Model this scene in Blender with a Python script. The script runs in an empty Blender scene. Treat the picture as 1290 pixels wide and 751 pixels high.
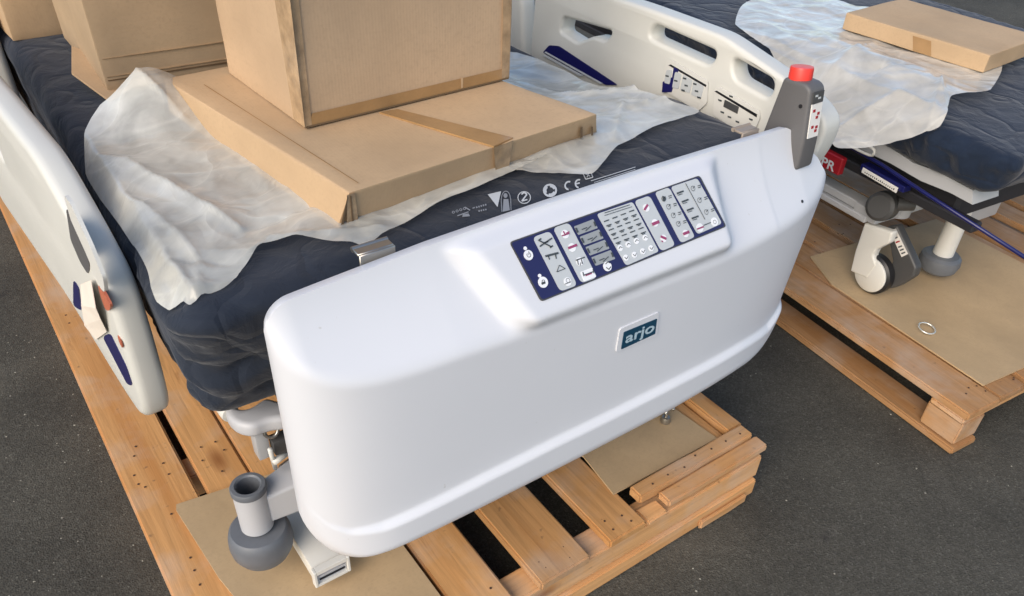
import bpy, bmesh, math, random
import numpy as np
from mathutils import Vector, Matrix, noise
R = math.radians
SC = bpy.context.scene
COL = SC.collection
random.seed(7)

# ------------------------------------------------------------------ camera
F, CX, CY, CAMH = 1005.0, 653.9, 453.1, 1.4
M = np.array([[0.8114107454, -0.5827193864, 0.0452848647],
              [-0.3402348851, -0.5339166330, -0.7740628213],
              [0.4752397547, 0.6126754000, -0.6314871572]])     # rows: right, down, forward
cam_d = bpy.data.cameras.new('camera')
cam = bpy.data.objects.new('camera', cam_d)
COL.objects.link(cam)
cam_d.sensor_width = 36.0
cam_d.lens = F / 1290.0 * 36.0
cam_d.shift_x = (645 - CX) / 1290.0
cam_d.shift_y = (CY - 375.5) / 1290.0
cam_d.clip_start = 0.02
cam_d.clip_end = 500
rot = Matrix((M[0], -M[1], -M[2])).transposed()
cam.matrix_world = Matrix.Translation((0, 0, CAMH)) @ rot.to_4x4()
SC.camera = cam

# ------------------------------------------------------------------ light
SUN_EL, SUN_AZ = 34.0, 204.0      # direction the light comes from, degrees from +X
w = bpy.data.worlds.new('World')
SC.world = w
w.use_nodes = True
nt = w.node_tree
bg = nt.nodes['Background']
sky = nt.nodes.new('ShaderNodeTexSky')
sky.sky_type = 'NISHITA'
sky.sun_disc = False
sky.sun_elevation = R(SUN_EL)
sky.sun_rotation = R(90 - SUN_AZ)
sky.air_density = 1.0
sky.dust_density = 1.5
nt.links.new(sky.outputs[0], bg.inputs['Color'])
bg.inputs['Strength'].default_value = 0.15
sd = bpy.data.lights.new('sun', 'SUN')
sd.energy = 1.75
sd.angle = R(50)
sd.color = (1.0, 0.88, 0.73)
sun = bpy.data.objects.new('sun', sd)
COL.objects.link(sun)
dvec = Vector((math.cos(R(SUN_EL)) * math.cos(R(SUN_AZ)), math.cos(R(SUN_EL)) * math.sin(R(SUN_AZ)), math.sin(R(SUN_EL))))
sun.rotation_euler = (-dvec).to_track_quat('-Z', 'Y').to_euler()
sun.location = dvec * 20
SC.view_settings.view_transform = 'Standard'
SC.view_settings.look = 'None'
SC.view_settings.gamma = 1
SC.view_settings.exposure = 0.53


def at(u, v, x=None, y=None, z=None):
    """point of the world seen at photo pixel (u, v) on the plane x=, y= or z= """
    d = M.T @ np.array([(u - CX) / F, (v - CY) / F, 1.0])
    if z is not None: t = (z - CAMH) / d[2]
    elif y is not None: t = y / d[1]
    else: t = x / d[0]
    return Vector((t * d[0], t * d[1], CAMH + t * d[2]))


# ------------------------------------------------------------------ materials
def new_mat(name, base, rough=0.5, spec=0.5, metal=0.0):
    m = bpy.data.materials.new(name)
    m.use_nodes = True
    b = m.node_tree.nodes['Principled BSDF']
    b.inputs['Base Color'].default_value = (*base, 1)
    b.inputs['Roughness'].default_value = rough
    b.inputs['Metallic'].default_value = metal
    b.inputs['Specular IOR Level'].default_value = spec
    return m, m.node_tree, b


def nd(t, kind, **kw):
    n = t.nodes.new(kind)
    for k, v in kw.items():
        if k in n.inputs: n.inputs[k].default_value = v
        else: setattr(n, k, v)
    return n


def coords(t, scale=(1, 1, 1), src='Object'):
    tc = t.nodes.new('ShaderNodeTexCoord')
    mp = t.nodes.new('ShaderNodeMapping')
    mp.inputs['Scale'].default_value = scale
    t.links.new(tc.outputs[src], mp.inputs['Vector'])
    return mp.outputs['Vector']


def ramp(t, fac, stops):
    r = t.nodes.new('ShaderNodeValToRGB')
    el = r.color_ramp.elements
    while len(el) < len(stops): el.new(0.5)
    for e, (p, c) in zip(el, stops):
        e.position = p
        e.color = (*c, 1) if len(c) == 3 else c
    t.links.new(fac, r.inputs[0])
    return r.outputs[0]


def mix(t, a, b, fac, mode='MIX'):
    n = t.nodes.new('ShaderNodeMix')
    n.data_type = 'RGBA'
    n.blend_type = mode
    for sock, v in ((n.inputs[6], a), (n.inputs[7], b), (n.inputs[0], fac)):
        if hasattr(v, 'is_output'): t.links.new(v, sock)
        elif isinstance(v, (int, float)): sock.default_value = v
        else: sock.default_value = (*v, 1)
    return n.outputs[2]


def bump(t, b, h, strength=0.3, dist=0.002, prev=None):
    n = nd(t, 'ShaderNodeBump')
    n.inputs['Strength'].default_value = strength
    n.inputs['Distance'].default_value = dist
    t.links.new(h, n.inputs['Height'])
    if prev is not None: t.links.new(prev, n.inputs['Normal'])
    t.links.new(n.outputs[0], b.inputs['Normal'])
    return n.outputs[0]


def noise_tex(t, vec, scale, detail=4, rough=0.55, dist=0.0):
    n = nd(t, 'ShaderNodeTexNoise', Scale=scale, Detail=detail, Roughness=rough, Distortion=dist)
    t.links.new(vec, n.inputs['Vector'])
    return n.outputs['Fac']


def simple(name, base, rough=0.4, var=0.06, nscale=9, spec=0.5, metal=0.0, bmp=0.0, bscale=200):
    m, t, b = new_mat(name, base, rough, spec, metal)
    v = coords(t)
    f = noise_tex(t, v, nscale, 5)
    lo = tuple(c * (1 - var) for c in base)
    hi = tuple(min(1, c * (1 + var)) for c in base)
    t.links.new(ramp(t, f, [(0.3, lo), (0.7, hi)]), b.inputs['Base Color'])
    rr = nd(t, 'ShaderNodeMapRange')
    rr.inputs['To Min'].default_value = rough * 0.85
    rr.inputs['To Max'].default_value = min(1, rough * 1.2)
    t.links.new(noise_tex(t, v, nscale * 3, 3), rr.inputs['Value'])
    t.links.new(rr.outputs[0], b.inputs['Roughness'])
    if bmp: bump(t, b, noise_tex(t, v, bscale, 3), bmp, 0.001)
    return m


def wood(name, axis, base, dirt=0.5):
    m, t, b = new_mat(name, base, 0.72, 0.25)
    sc = {'x': (1.2, 26, 26), 'y': (26, 1.2, 26)}[axis]
    oi = t.nodes.new('ShaderNodeObjectInfo')
    tc = t.nodes.new('ShaderNodeTexCoord')
    off = nd(t, 'ShaderNodeVectorMath', operation='ADD')
    cmb = t.nodes.new('ShaderNodeCombineXYZ')
    ml = nd(t, 'ShaderNodeMath', operation='MULTIPLY')
    ml.inputs[1].default_value = 37.0
    t.links.new(oi.outputs['Random'], ml.inputs[0])
    for i in range(3): t.links.new(ml.outputs[0], cmb.inputs[i])
    t.links.new(tc.outputs['Object'], off.inputs[0])
    t.links.new(cmb.outputs[0], off.inputs[1])
    mp = t.nodes.new('ShaderNodeMapping')
    mp.inputs['Scale'].default_value = sc
    t.links.new(off.outputs[0], mp.inputs['Vector'])
    grain = noise_tex(t, mp.outputs[0], 3.2, 7, 0.62, 0.7)
    broad = noise_tex(t, mp.outputs[0], 0.55, 3, 0.5, 1.2)
    mp2 = t.nodes.new('ShaderNodeMapping')
    mp2.inputs['Scale'].default_value = (1, 0.4, 1) if axis == 'y' else (0.4, 1, 1)
    t.links.new(off.outputs[0], mp2.inputs['Vector'])
    knots = nd(t, 'ShaderNodeTexVoronoi', Scale=6.5)
    t.links.new(mp2.outputs[0], knots.inputs['Vector'])
    c1 = ramp(t, grain, [(0.3, tuple(c * 0.80 for c in base)), (0.5, base), (0.72, tuple(min(1, c * 1.18) for c in base))])
    c2 = mix(t, c1, tuple(c * q for c, q in zip(base, (0.8, 0.66, 0.5))), ramp(t, broad, [(0.48, (0, 0, 0)), (0.78, (0.75, 0.75, 0.75))]))
    kf = ramp(t, knots.outputs['Distance'], [(0.04, (0.9, 0.9, 0.9)), (0.15, (0, 0, 0))])
    c3 = mix(t, c2, tuple(c * q for c, q in zip(base, (0.38, 0.24, 0.16))), kf)
    spots = noise_tex(t, off.outputs[0], 55, 2, 0.5)
    c4 = mix(t, c3, (0.12, 0.08, 0.05), ramp(t, spots, [(0.70, (0, 0, 0)), (0.78, (dirt, dirt, dirt))]))
    scr = noise_tex(t, mp.outputs[0], 1.1, 6, 0.7, 2.5)
    c4 = mix(t, c4, tuple(c * q for c, q in zip(base, (0.55, 0.45, 0.38))), ramp(t, scr, [(0.60, (0, 0, 0)), (0.70, (0.55, 0.55, 0.55))]))
    c5 = mix(t, c4, (0.55, 0.5, 0.44), ramp(t, noise_tex(t, off.outputs[0], 7, 4), [(0.48, (0, 0, 0)), (0.75, (0.42, 0.42, 0.42))]))
    hs = nd(t, 'ShaderNodeHueSaturation')
    rr = nd(t, 'ShaderNodeMapRange')
    rr.inputs['To Min'].default_value = 0.82
    rr.inputs['To Max'].default_value = 1.12
    t.links.new(oi.outputs['Random'], rr.inputs['Value'])
    t.links.new(rr.outputs[0], hs.inputs['Value'])
    t.links.new(c5, hs.inputs['Color'])
    t.links.new(hs.outputs[0], b.inputs['Base Color'])
    bump(t, b, grain, 0.45, 0.002)
    return m


def cardboard(name, base, axis=0, flute=0.035, blotch=0.10):
    m, t, b = new_mat(name, base, 0.75, 0.25)
    v = coords(t)
    f = noise_tex(t, v, 4.5, 5)
    lo = tuple(c * (1 - blotch) for c in base)
    hi = tuple(c * (1 + blotch * 0.7) for c in base)
    c = ramp(t, f, [(0.35, lo), (0.65, hi)])
    f2 = noise_tex(t, v, 160, 2)
    c = mix(t, c, tuple(x * 0.86 for x in base), ramp(t, f2, [(0.5, (0, 0, 0)), (0.75, (0.5, 0.5, 0.5))]))
    st = noise_tex(t, coords(t, (1, 1, 6)), 14, 4, 0.6, 0.6)
    c = mix(t, c, tuple(x * 0.80 for x in base), ramp(t, st, [(0.60, (0, 0, 0)), (0.75, (0.35, 0.35, 0.35))]))
    t.links.new(c, b.inputs['Base Color'])
    wv = nd(t, 'ShaderNodeTexWave', Scale=55.0, Distortion=0.6)
    wv.bands_direction = 'XYZ'[axis]
    t.links.new(v, wv.inputs['Vector'])
    n1 = bump(t, b, wv.outputs['Fac'], flute, 0.0008)
    bump(t, b, f, 0.35, 0.012, n1)
    return m


def fabric(name, base, rough=0.8):
    m, t, b = new_mat(name, base, rough, 0.18)
    v = coords(t)
    f = noise_tex(t, v, 11, 5, 0.6)
    t.links.new(ramp(t, f, [(0.3, tuple(c * 0.85 for c in base)), (0.7, tuple(c * 1.2 for c in base))]), b.inputs['Base Color'])
    b.inputs['Sheen Weight'].default_value = 0.15
    b.inputs['Sheen Roughness'].default_value = 0.5
    wz = nd(t, 'ShaderNodeTexNoise', Scale=5.0, Detail=2.0)
    t.links.new(v, wz.inputs['Vector'])
    mx = mix(t, v, wz.outputs['Color'], 0.24)
    mp = t.nodes.new('ShaderNodeMapping')
    mp.inputs['Rotation'].default_value = (0.8, 0.3, 0.4)
    mp.inputs['Scale'].default_value = (1.0, 0.55, 1.5)
    t.links.new(mx, mp.inputs['Vector'])
    vo = nd(t, 'ShaderNodeTexVoronoi', Scale=9.0)
    vo.feature = 'DISTANCE_TO_EDGE'
    t.links.new(mp.outputs[0], vo.inputs['Vector'])
    n0 = bump(t, b, ramp(t, vo.outputs['Distance'], [(0.0, (0, 0, 0)), (0.10, (0.7, 0.7, 0.7)), (0.4, (1, 1, 1))]), 0.36, 0.010)
    n1 = bump(t, b, noise_tex(t, v, 26, 5, 0.55, 1.0), 0.55, 0.006, n0)
    wv = noise_tex(t, v, 900, 1)
    bump(t, b, wv, 0.15, 0.0006, n1)
    return m


def film(name, base, alpha=0.7):
    """thin milky film: partly see-through face on, whiter where it is seen edge on or folded"""
    m, t, b = new_mat(name, base, 0.30, 0.8)
    v = coords(t)
    wz = nd(t, 'ShaderNodeTexNoise', Scale=6.0, Detail=2.0)
    t.links.new(v, wz.inputs['Vector'])
    mx = mix(t, v, wz.outputs['Color'], 0.15)
    mpw = t.nodes.new('ShaderNodeMapping')
    mpw.inputs['Rotation'].default_value = (0, 0, 0.7)
    mpw.inputs['Scale'].default_value = (0.6, 1.25, 1)
    t.links.new(mx, mpw.inputs['Vector'])
    mx = mpw.outputs[0]
    def creases(scale, w_):
        n2 = nd(t, 'ShaderNodeTexVoronoi', Scale=scale)
        n2.feature = 'DISTANCE_TO_EDGE'
        t.links.new(mx, n2.inputs['Vector'])
        return ramp(t, n2.outputs['Distance'], [(0.0, (1, 1, 1)), (w_, (0, 0, 0))])
    c1, c2 = creases(11, 0.16), creases(38, 0.2)
    hgt = mix(t, c1, c2, 0.16)
    n1 = bump(t, b, hgt, 0.38, 0.006)
    bump(t, b, noise_tex(t, v, 40, 2, 0.45, 0.6), 0.14, 0.002, n1)
    fold = ramp(t, creases(11, 0.12), [(0.3, (0, 0, 0)), (1.0, (1, 1, 1))])
    lw = nd(t, 'ShaderNodeLayerWeight', Blend=0.35)
    t.links.new(n1, lw.inputs['Normal'])
    ad = nd(t, 'ShaderNodeMath', operation='MULTIPLY_ADD')
    t.links.new(lw.outputs['Facing'], ad.inputs[0])
    ad.inputs[1].default_value = 0.35
    blot = nd(t, 'ShaderNodeMapRange')
    blot.inputs['From Min'].default_value = 0.3
    blot.inputs['From Max'].default_value = 0.7
    blot.inputs['To Min'].default_value = alpha - 0.16
    blot.inputs['To Max'].default_value = alpha + 0.14
    t.links.new(noise_tex(t, v, 8, 4, 0.55, 0.8), blot.inputs['Value'])
    t.links.new(blot.outputs[0], ad.inputs[2])
    ad2 = nd(t, 'ShaderNodeMath', operation='MULTIPLY_ADD', use_clamp=True)
    t.links.new(fold, ad2.inputs[0])
    ad2.inputs[1].default_value = 0.08
    t.links.new(ad.outputs[0], ad2.inputs[2])
    t.links.new(ad2.outputs[0], b.inputs['Alpha'])
    b.inputs['Coat Weight'].default_value = 0.8
    b.inputs['Coat Roughness'].default_value = 0.15
    return m


def asphalt():
    m, t, b = new_mat('asphalt', (0.06, 0.058, 0.05), 0.9, 0.25)
    v = coords(t)
    vo = nd(t, 'ShaderNodeTexVoronoi', Scale=260.0)
    t.links.new(v, vo.inputs['Vector'])
    g = t.nodes.new('ShaderNodeSeparateColor')
    t.links.new(vo.outputs['Color'], g.inputs[0])
    c = ramp(t, g.outputs[0], [(0.0, (0.060, 0.056, 0.046)), (0.6, (0.082, 0.077, 0.064)), (0.95, (0.10, 0.095, 0.08)), (0.995, (0.13, 0.125, 0.105))])
    big = noise_tex(t, v, 2.3, 6, 0.6)
    c = mix(t, c, ramp(t, big, [(0.3, (0.62, 0.62, 0.62)), (0.7, (1.15, 1.14, 1.10))]), 1.0, 'MULTIPLY')
    dk = noise_tex(t, v, 13, 3, 0.5)
    c = mix(t, c, (0.025, 0.022, 0.022), ramp(t, dk, [(0.68, (0, 0, 0)), (0.78, (0.6, 0.6, 0.6))]))
    st = noise_tex(t, v, 3.4, 5, 0.65, 0.6)
    c = mix(t, c, (0.13, 0.12, 0.10), ramp(t, st, [(0.56, (0, 0, 0)), (0.75, (0.35, 0.35, 0.35))]))
    t.links.new(c, b.inputs['Base Color'])
    n1 = bump(t, b, vo.outputs['Distance'], 0.45, 0.003)
    bump(t, b, noise_tex(t, v, 45, 6, 0.7), 0.6, 0.005, n1)
    return m


M_ASPH = asphalt()
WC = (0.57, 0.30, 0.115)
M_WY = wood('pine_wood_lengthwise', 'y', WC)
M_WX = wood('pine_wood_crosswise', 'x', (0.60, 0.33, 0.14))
M_WY2 = wood('pine_wood_shaded', 'y', (0.43, 0.235, 0.105))  # darker than the other pine: shade below the second bed painted in
M_CARD = cardboard('cardboard', (0.49, 0.34, 0.20), 0)
M_CARD2 = cardboard('cardboard_sheet', (0.47, 0.335, 0.19), 1, 0.05, 0.12)
M_TAPE = simple('brown_tape', (0.33, 0.195, 0.085), 0.20, 0.15, 14, bmp=0.6, bscale=45)
M_TAPE2 = simple('worn_clear_tape', (0.38, 0.26, 0.15), 0.16, 0.28, 40, bmp=1.0, bscale=55)
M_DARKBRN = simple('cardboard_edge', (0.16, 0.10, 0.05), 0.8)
M_WHITE = simple('white_moulded_plastic', (0.65, 0.662, 0.69), 0.36, 0.012, 5)  # neutral plastic; the faint blue of skylight is put into its colour
def speckle(m):
    t = m.node_tree
    b = t.nodes['Principled BSDF']
    src = b.inputs['Base Color'].links[0].from_socket
    v = coords(t)
    f = noise_tex(t, v, 95, 2, 0.4)
    c = mix(t, src, (0.40, 0.38, 0.34), ramp(t, f, [(0.76, (0, 0, 0)), (0.82, (0.45, 0.45, 0.45))]))
    mp = coords(t, (3, 3, 26))
    g = noise_tex(t, mp, 5, 5, 0.7, 1.5)
    c = mix(t, c, (0.55, 0.53, 0.49), ramp(t, g, [(0.62, (0, 0, 0)), (0.80, (0.0, 0.0, 0.0))]))
    t.links.new(c, b.inputs['Base Color'])


speckle(M_WHITE)
M_RAIL = simple('warm_grey_plastic', (0.62, 0.615, 0.565), 0.38, 0.03, 6, bmp=0.04, bscale=300)
M_CAPW = simple('off_white_plastic', (0.66, 0.65, 0.60), 0.4, 0.03)
M_GREY = simple('grey_painted_metal', (0.42, 0.425, 0.43), 0.35, 0.05, bmp=0.04, bscale=200)
M_GREYB = simple('pale_grey_plastic', (0.47, 0.475, 0.49), 0.42, 0.03, bmp=0.05, bscale=250)
M_SLATE = simple('slate_rubber', (0.125, 0.135, 0.15), 0.48, 0.1, 20, bmp=0.08, bscale=120)
M_DGREY = simple('dark_grey_plastic', (0.105, 0.102, 0.102), 0.5, 0.08, bmp=0.15, bscale=400)
M_CHAR = simple('charcoal_plastic', (0.06, 0.06, 0.06), 0.45, 0.1)
M_BLACK = simple('black_plastic', (0.012, 0.012, 0.014), 0.4)
M_UNDER = simple('underframe_shade_black', (0.02, 0.02, 0.024), 0.6)  # near black, also carries the darkness under the second bed
M_NAVY = fabric('navy_cover', (0.017, 0.023, 0.036))
M_NAVY2 = fabric('navy_cover_far', (0.010, 0.018, 0.036))
M_FILM = film('milky_plastic_film', (0.80, 0.785, 0.70), 0.48)
M_FILM2 = film('milky_plastic_film_far', (0.73, 0.69, 0.60), 0.60)
M_PNAVY = simple('panel_navy', (0.018, 0.02, 0.085), 0.3)
M_PAD = simple('panel_pale_grey', (0.50, 0.525, 0.53), 0.35, 0.03)
M_PADG = simple('panel_mid_grey', (0.30, 0.32, 0.325), 0.35)
M_BTN = simple('button_white', (0.80, 0.81, 0.82), 0.3)
M_INK = simple('ink_dark', (0.05, 0.06, 0.065), 0.5)
M_INKM = simple('ink_magenta', (0.30, 0.05, 0.13), 0.5)
M_TEAL = simple('logo_teal', (0.006, 0.05, 0.095), 0.28)
M_LOGO = simple('logo_letter', (0.42, 0.55, 0.62), 0.3)
M_PRINT = simple('white_print', (0.55, 0.58, 0.60), 0.6)
M_PRINTD = simple('grey_print', (0.26, 0.28, 0.31), 0.6)
M_RED = simple('red_button', (0.78, 0.05, 0.035), 0.35)
M_DRED = simple('red_tag', (0.32, 0.012, 0.02), 0.35)
M_ORANGE = simple('orange_mark', (0.45, 0.13, 0.07), 0.45)
M_BLUE = simple('blue_painted_metal', (0.008, 0.010, 0.085), 0.3)
M_DECAL = simple('navy_decal', (0.012, 0.012, 0.10), 0.3)
M_STEEL = simple('zinc_steel', (0.42, 0.40, 0.36), 0.3, 0.1, metal=0.9)
M_PAPER = simple('paper_label', (0.72, 0.70, 0.66), 0.6)
M_PAPERW = simple('cream_paper', (0.78, 0.70, 0.60), 0.6)
M_NAIL = simple('rusty_nail', (0.07, 0.035, 0.02), 0.7)


# ------------------------------------------------------------------ object helpers
def obj(name, bm, mat, parent=None, smooth=False, base=None, auto=None):
    me = bpy.data.meshes.new(name)
    if base is None:
        p = parent
        base = Vector((0, 0, 0))
        while p is not None:
            base = base + p.location
            p = p.parent
    bmesh.ops.translate(bm, verts=bm.verts, vec=-Vector(base))
    bmesh.ops.recalc_face_normals(bm, faces=bm.faces)
    bm.to_mesh(me)
    bm.free()
    me.materials.append(mat)
    if smooth:
        me.polygons.foreach_set('use_smooth', [True] * len(me.polygons))
        if auto is not None:
            me.set_sharp_from_angle(angle=R(auto))
    o = bpy.data.objects.new(name, me)
    COL.objects.link(o)
    if parent is not None: o.parent = parent
    else: o.location = base
    return o


def tag(o, label=None, cat=None, group=None, kind=None):
    if label: o['label'] = label
    if cat: o['category'] = cat
    if group: o['group'] = group
    if kind: o['kind'] = kind
    return o


def thing(name, loc, label, cat, group=None, yaw=0.0):
    o = bpy.data.objects.new(name, None)
    o.empty_display_size = 0.05
    COL.objects.link(o)
    o.location = loc
    o.rotation_euler = (0, 0, R(yaw))
    return tag(o, label, cat, group)


def add_hexa(bm, c, bev=0.0, seg=1):
    """c: 8 corners, bottom 4 then top 4, same winding"""
    vs = [bm.verts.new(Vector(p)) for p in c]
    fs = [bm.faces.new([vs[i] for i in q]) for q in ((3, 2, 1, 0), (4, 5, 6, 7), (0, 1, 5, 4), (1, 2, 6, 5), (2, 3, 7, 6), (3, 0, 4, 7))]
    if bev:
        es = {e for f in fs for e in f.edges}
        bmesh.ops.bevel(bm, geom=list(es), offset=bev, segments=seg, affect='EDGES', profile=0.6)


def add_box(bm, a, b, bev=0.0, seg=1):
    x0, y0, z0 = a
    x1, y1, z1 = b
    add_hexa(bm, [(x0, y0, z0), (x1, y0, z0), (x1, y1, z0), (x0, y1, z0), (x0, y0, z1), (x1, y0, z1), (x1, y1, z1), (x0, y1, z1)], bev, seg)


def boxo(name, a, b, mat, parent=None, bev=0.002, seg=1, smooth=False):
    bm = bmesh.new()
    add_box(bm, a, b, bev, seg)
    return obj(name, bm, mat, parent, smooth, auto=40 if smooth else None)


def add_tube(bm, pts, r, n=12, cap=True):
    pts = [Vector(p) for p in pts]
    rings = []
    up = Vector((0, 0, 1))
    for i, p in enumerate(pts):
        d = (pts[min(i + 1, len(pts) - 1)] - pts[max(i - 1, 0)]).normalized()
        if abs(d.dot(up)) > 0.95: ref = Vector((1, 0, 0))
        else: ref = up
        s = d.cross(ref).normalized()
        t = s.cross(d).normalized()
        rr = r[i] if isinstance(r, (list, tuple)) else r
        rings.append([bm.verts.new(p + s * rr * math.cos(2 * math.pi * k / n) + t * rr * math.sin(2 * math.pi * k / n)) for k in range(n)])
    for a, b in zip(rings, rings[1:]):
        for k in range(n):
            bm.faces.new((a[k], a[(k + 1) % n], b[(k + 1) % n], b[k]))
    if cap:
        bm.faces.new(rings[0][::-1])
        bm.faces.new(rings[-1])


def smooth_path(pts, k=6):
    pts = [Vector(p) for p in pts]
    out = []
    P = [pts[0]] + pts + [pts[-1]]
    for i in range(1, len(P) - 2):
        for j in range(k):
            t = j / k
            a, b, c, d = P[i - 1], P[i], P[i + 1], P[i + 2]
            out.append(0.5 * ((2 * b) + (c - a) * t + (2 * a - 5 * b + 4 * c - d) * t * t + (3 * b - a - 3 * c + d) * t ** 3))
    out.append(pts[-1])
    return out


def add_lathe(bm, prof, o, axis=(0, 0, 1), n=32):
    axis = Vector(axis).normalized()
    q = Vector((0, 0, 1)).rotation_difference(axis)
    rings = []
    for r, h in prof:
        if r < 1e-6: rings.append([bm.verts.new(Vector(o) + q @ Vector((0, 0, h)))])
        else: rings.append([bm.verts.new(Vector(o) + q @ Vector((r * math.cos(2 * math.pi * k / n), r * math.sin(2 * math.pi * k / n), h))) for k in range(n)])
    for a, b in zip(rings, rings[1:]):
        for k in range(n):
            k2 = (k + 1) % n
            if len(a) == 1 and len(b) == 1: continue
            if len(a) == 1: bm.faces.new((a[0], b[k], b[k2]))
            elif len(b) == 1: bm.faces.new((a[k], a[k2], b[0]))
            else: bm.faces.new((a[k], a[k2], b[k2], b[k]))


def round_poly(pts, rad, n=5):
    """round the corners of a 2D polygon"""
    out = []
    N = len(pts)
    for i in range(N):
        p0, p, p1 = Vector(pts[i - 1]), Vector(pts[i]), Vector(pts[(i + 1) % N])
        r = rad[i] if isinstance(rad, (list, tuple)) else rad
        a, b = (p0 - p), (p1 - p)
        if r <= 0:
            out.append(p); continue
        ra = min(r, a.length * 0.48)
        rb = min(r, b.length * 0.48)
        A, B = p + a.normalized() * ra, p + b.normalized() * rb
        for k in range(n + 1):
            t = k / n
            out.append((1 - t) ** 2 * A + 2 * t * (1 - t) * p + t * t * B)
    return out


def curve_prism(name, outer, holes, th, bev, mat, parent, mw, base=None, res=4):
    """2D outline with holes, extruded along local z and rounded at the rim"""
    from mathutils.geometry import tessellate_polygon
    bm = bmesh.new()
    def area(L): return sum(L[i - 1][0] * L[i][1] - L[i][0] * L[i - 1][1] for i in range(len(L))) / 2
    loops = []
    for n, L in enumerate([outer] + list(holes)):
        L = [Vector((q[0], q[1])) for q in L]
        L = [q for i, q in enumerate(L) if (q - L[i - 1]).length > 1e-5]
        if (area(L) > 0) != (n == 0): L = L[::-1]         # outline counterclockwise, holes clockwise: material on the left
        loops.append(L)
    def inset(L, d):
        out = []
        N = len(L)
        for i in range(N):
            a, b, c = L[i - 1], L[i], L[(i + 1) % N]
            n1 = Vector((-(b - a).y, (b - a).x)).normalized()
            n2 = Vector((-(c - b).y, (c - b).x)).normalized()
            m_ = (n1 + n2)
            m_ = m_.normalized() if m_.length > 1e-6 else n1
            out.append(b + m_ * d / max(0.6, m_.dot(n1)))
        return out
    prof = [(bev * (1 - math.sin(math.pi / 2 * k / res)), bev * (1 - math.cos(math.pi / 2 * k / res))) for k in range(res + 1)]
    prof = [(bev * (1 - math.sin(math.pi / 2 * k / res)), th / 2 - bev * (1 - math.cos(math.pi / 2 * k / res))) for k in range(res + 1)]
    steps = prof + [(i_, -z_) for i_, z_ in prof[::-1]]
    caps = {0: [], len(steps) - 1: []}
    for L in loops:
        rings = []
        for n, (d, z) in enumerate(steps):
            q = inset(L, d)
            ring = [bm.verts.new((p.x, p.y, z)) for p in q]
            rings.append(ring)
            if n in caps: caps[n].append(ring)
        for a, b in zip(rings, rings[1:]):
            for k in range(len(a)):
                bm.faces.new((a[k], a[(k + 1) % len(a)], b[(k + 1) % len(b)], b[k]))
    for n, rl in caps.items():
        flat = [v for r in rl for v in r]
        for t in tessellate_polygon([[v.co.to_2d().to_3d() for v in r] for r in rl]):
            try: bm.faces.new([flat[k] for k in t])
            except ValueError: pass
    bmesh.ops.recalc_face_normals(bm, faces=bm.faces)
    bmesh.ops.transform(bm, matrix=mw, verts=bm.verts)
    return obj(name, bm, mat, parent, True, base=base, auto=45)


def rp(L, r=0.03): return [(q.x, q.y) for q in round_poly(L, r, 6)]


def text_bm(s, size, mw, extr=0.0002, bold=0.0, wscale=1.0):
    cu = bpy.data.curves.new('tmp', 'FONT')
    cu.body = s
    cu.size = size
    cu.align_x = 'CENTER'
    cu.align_y = 'CENTER'
    cu.extrude = extr
    cu.offset = bold
    tmp = bpy.data.objects.new('tmp', cu)
    COL.objects.link(tmp)
    dg = bpy.context.evaluated_depsgraph_get()
    me = bpy.data.meshes.new_from_object(tmp.evaluated_get(dg))
    bm = bmesh.new()
    bm.from_mesh(me)
    bmesh.ops.transform(bm, matrix=mw @ Matrix.Diagonal((wscale, 1, 1, 1)), verts=bm.verts)
    bpy.data.objects.remove(tmp)
    bpy.data.curves.remove(cu)
    bpy.data.meshes.remove(me)
    return bm


def frame(o, ex, ey):
    ex = Vector(ex).normalized()
    ez = ex.cross(Vector(ey)).normalized()
    ey = ez.cross(ex)
    m = Matrix((ex, ey, ez)).transposed().to_4x4()
    m.translation = Vector(o)
    return m


def smin(a, b, k):
    h = np.clip(0.5 + 0.5 * (b - a) / k, 0, 1)
    return b * (1 - h) + a * h - k * h * (1 - h)


def sstep(a, b, x):
    t = np.clip((x - a) / (b - a), 0, 1)
    return t * t * (3 - 2 * t)


# ------------------------------------------------------------------ ground
bm = bmesh.new()
bmesh.ops.create_grid(bm, x_segments=8, y_segments=8, size=60)
ground = obj('asphalt_ground', bm, M_ASPH)
tag(ground, 'dark rough asphalt yard under the pallets', kind='structure')
bm = bmesh.new()
for i in range(520):
    if i < 380:
        x, y = random.uniform(-0.6, 0.05), random.uniform(0.6, 2.2)
    else:
        x, y = random.uniform(0.6, 2.6), random.uniform(0.1, 1.3)
    r = random.uniform(0.0008, 0.0028)
    vs = [bm.verts.new((x + r * random.uniform(0.6, 1.5) * math.cos(a + i), y + r * random.uniform(0.6, 1.5) * math.sin(a + i), 0.0)) for a in (0, 1.6, 3.1, 4.6)]
    tp = bm.verts.new((x, y, r * 0.8))
    for k in range(4): bm.faces.new((vs[k], vs[(k + 1) % 4], tp))
tag(obj('loose_grit', bm, simple('pale_grit', (0.26, 0.25, 0.21), 0.8, 0.5, 60)), 'pale grit scattered over the asphalt', kind='stuff')


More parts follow.
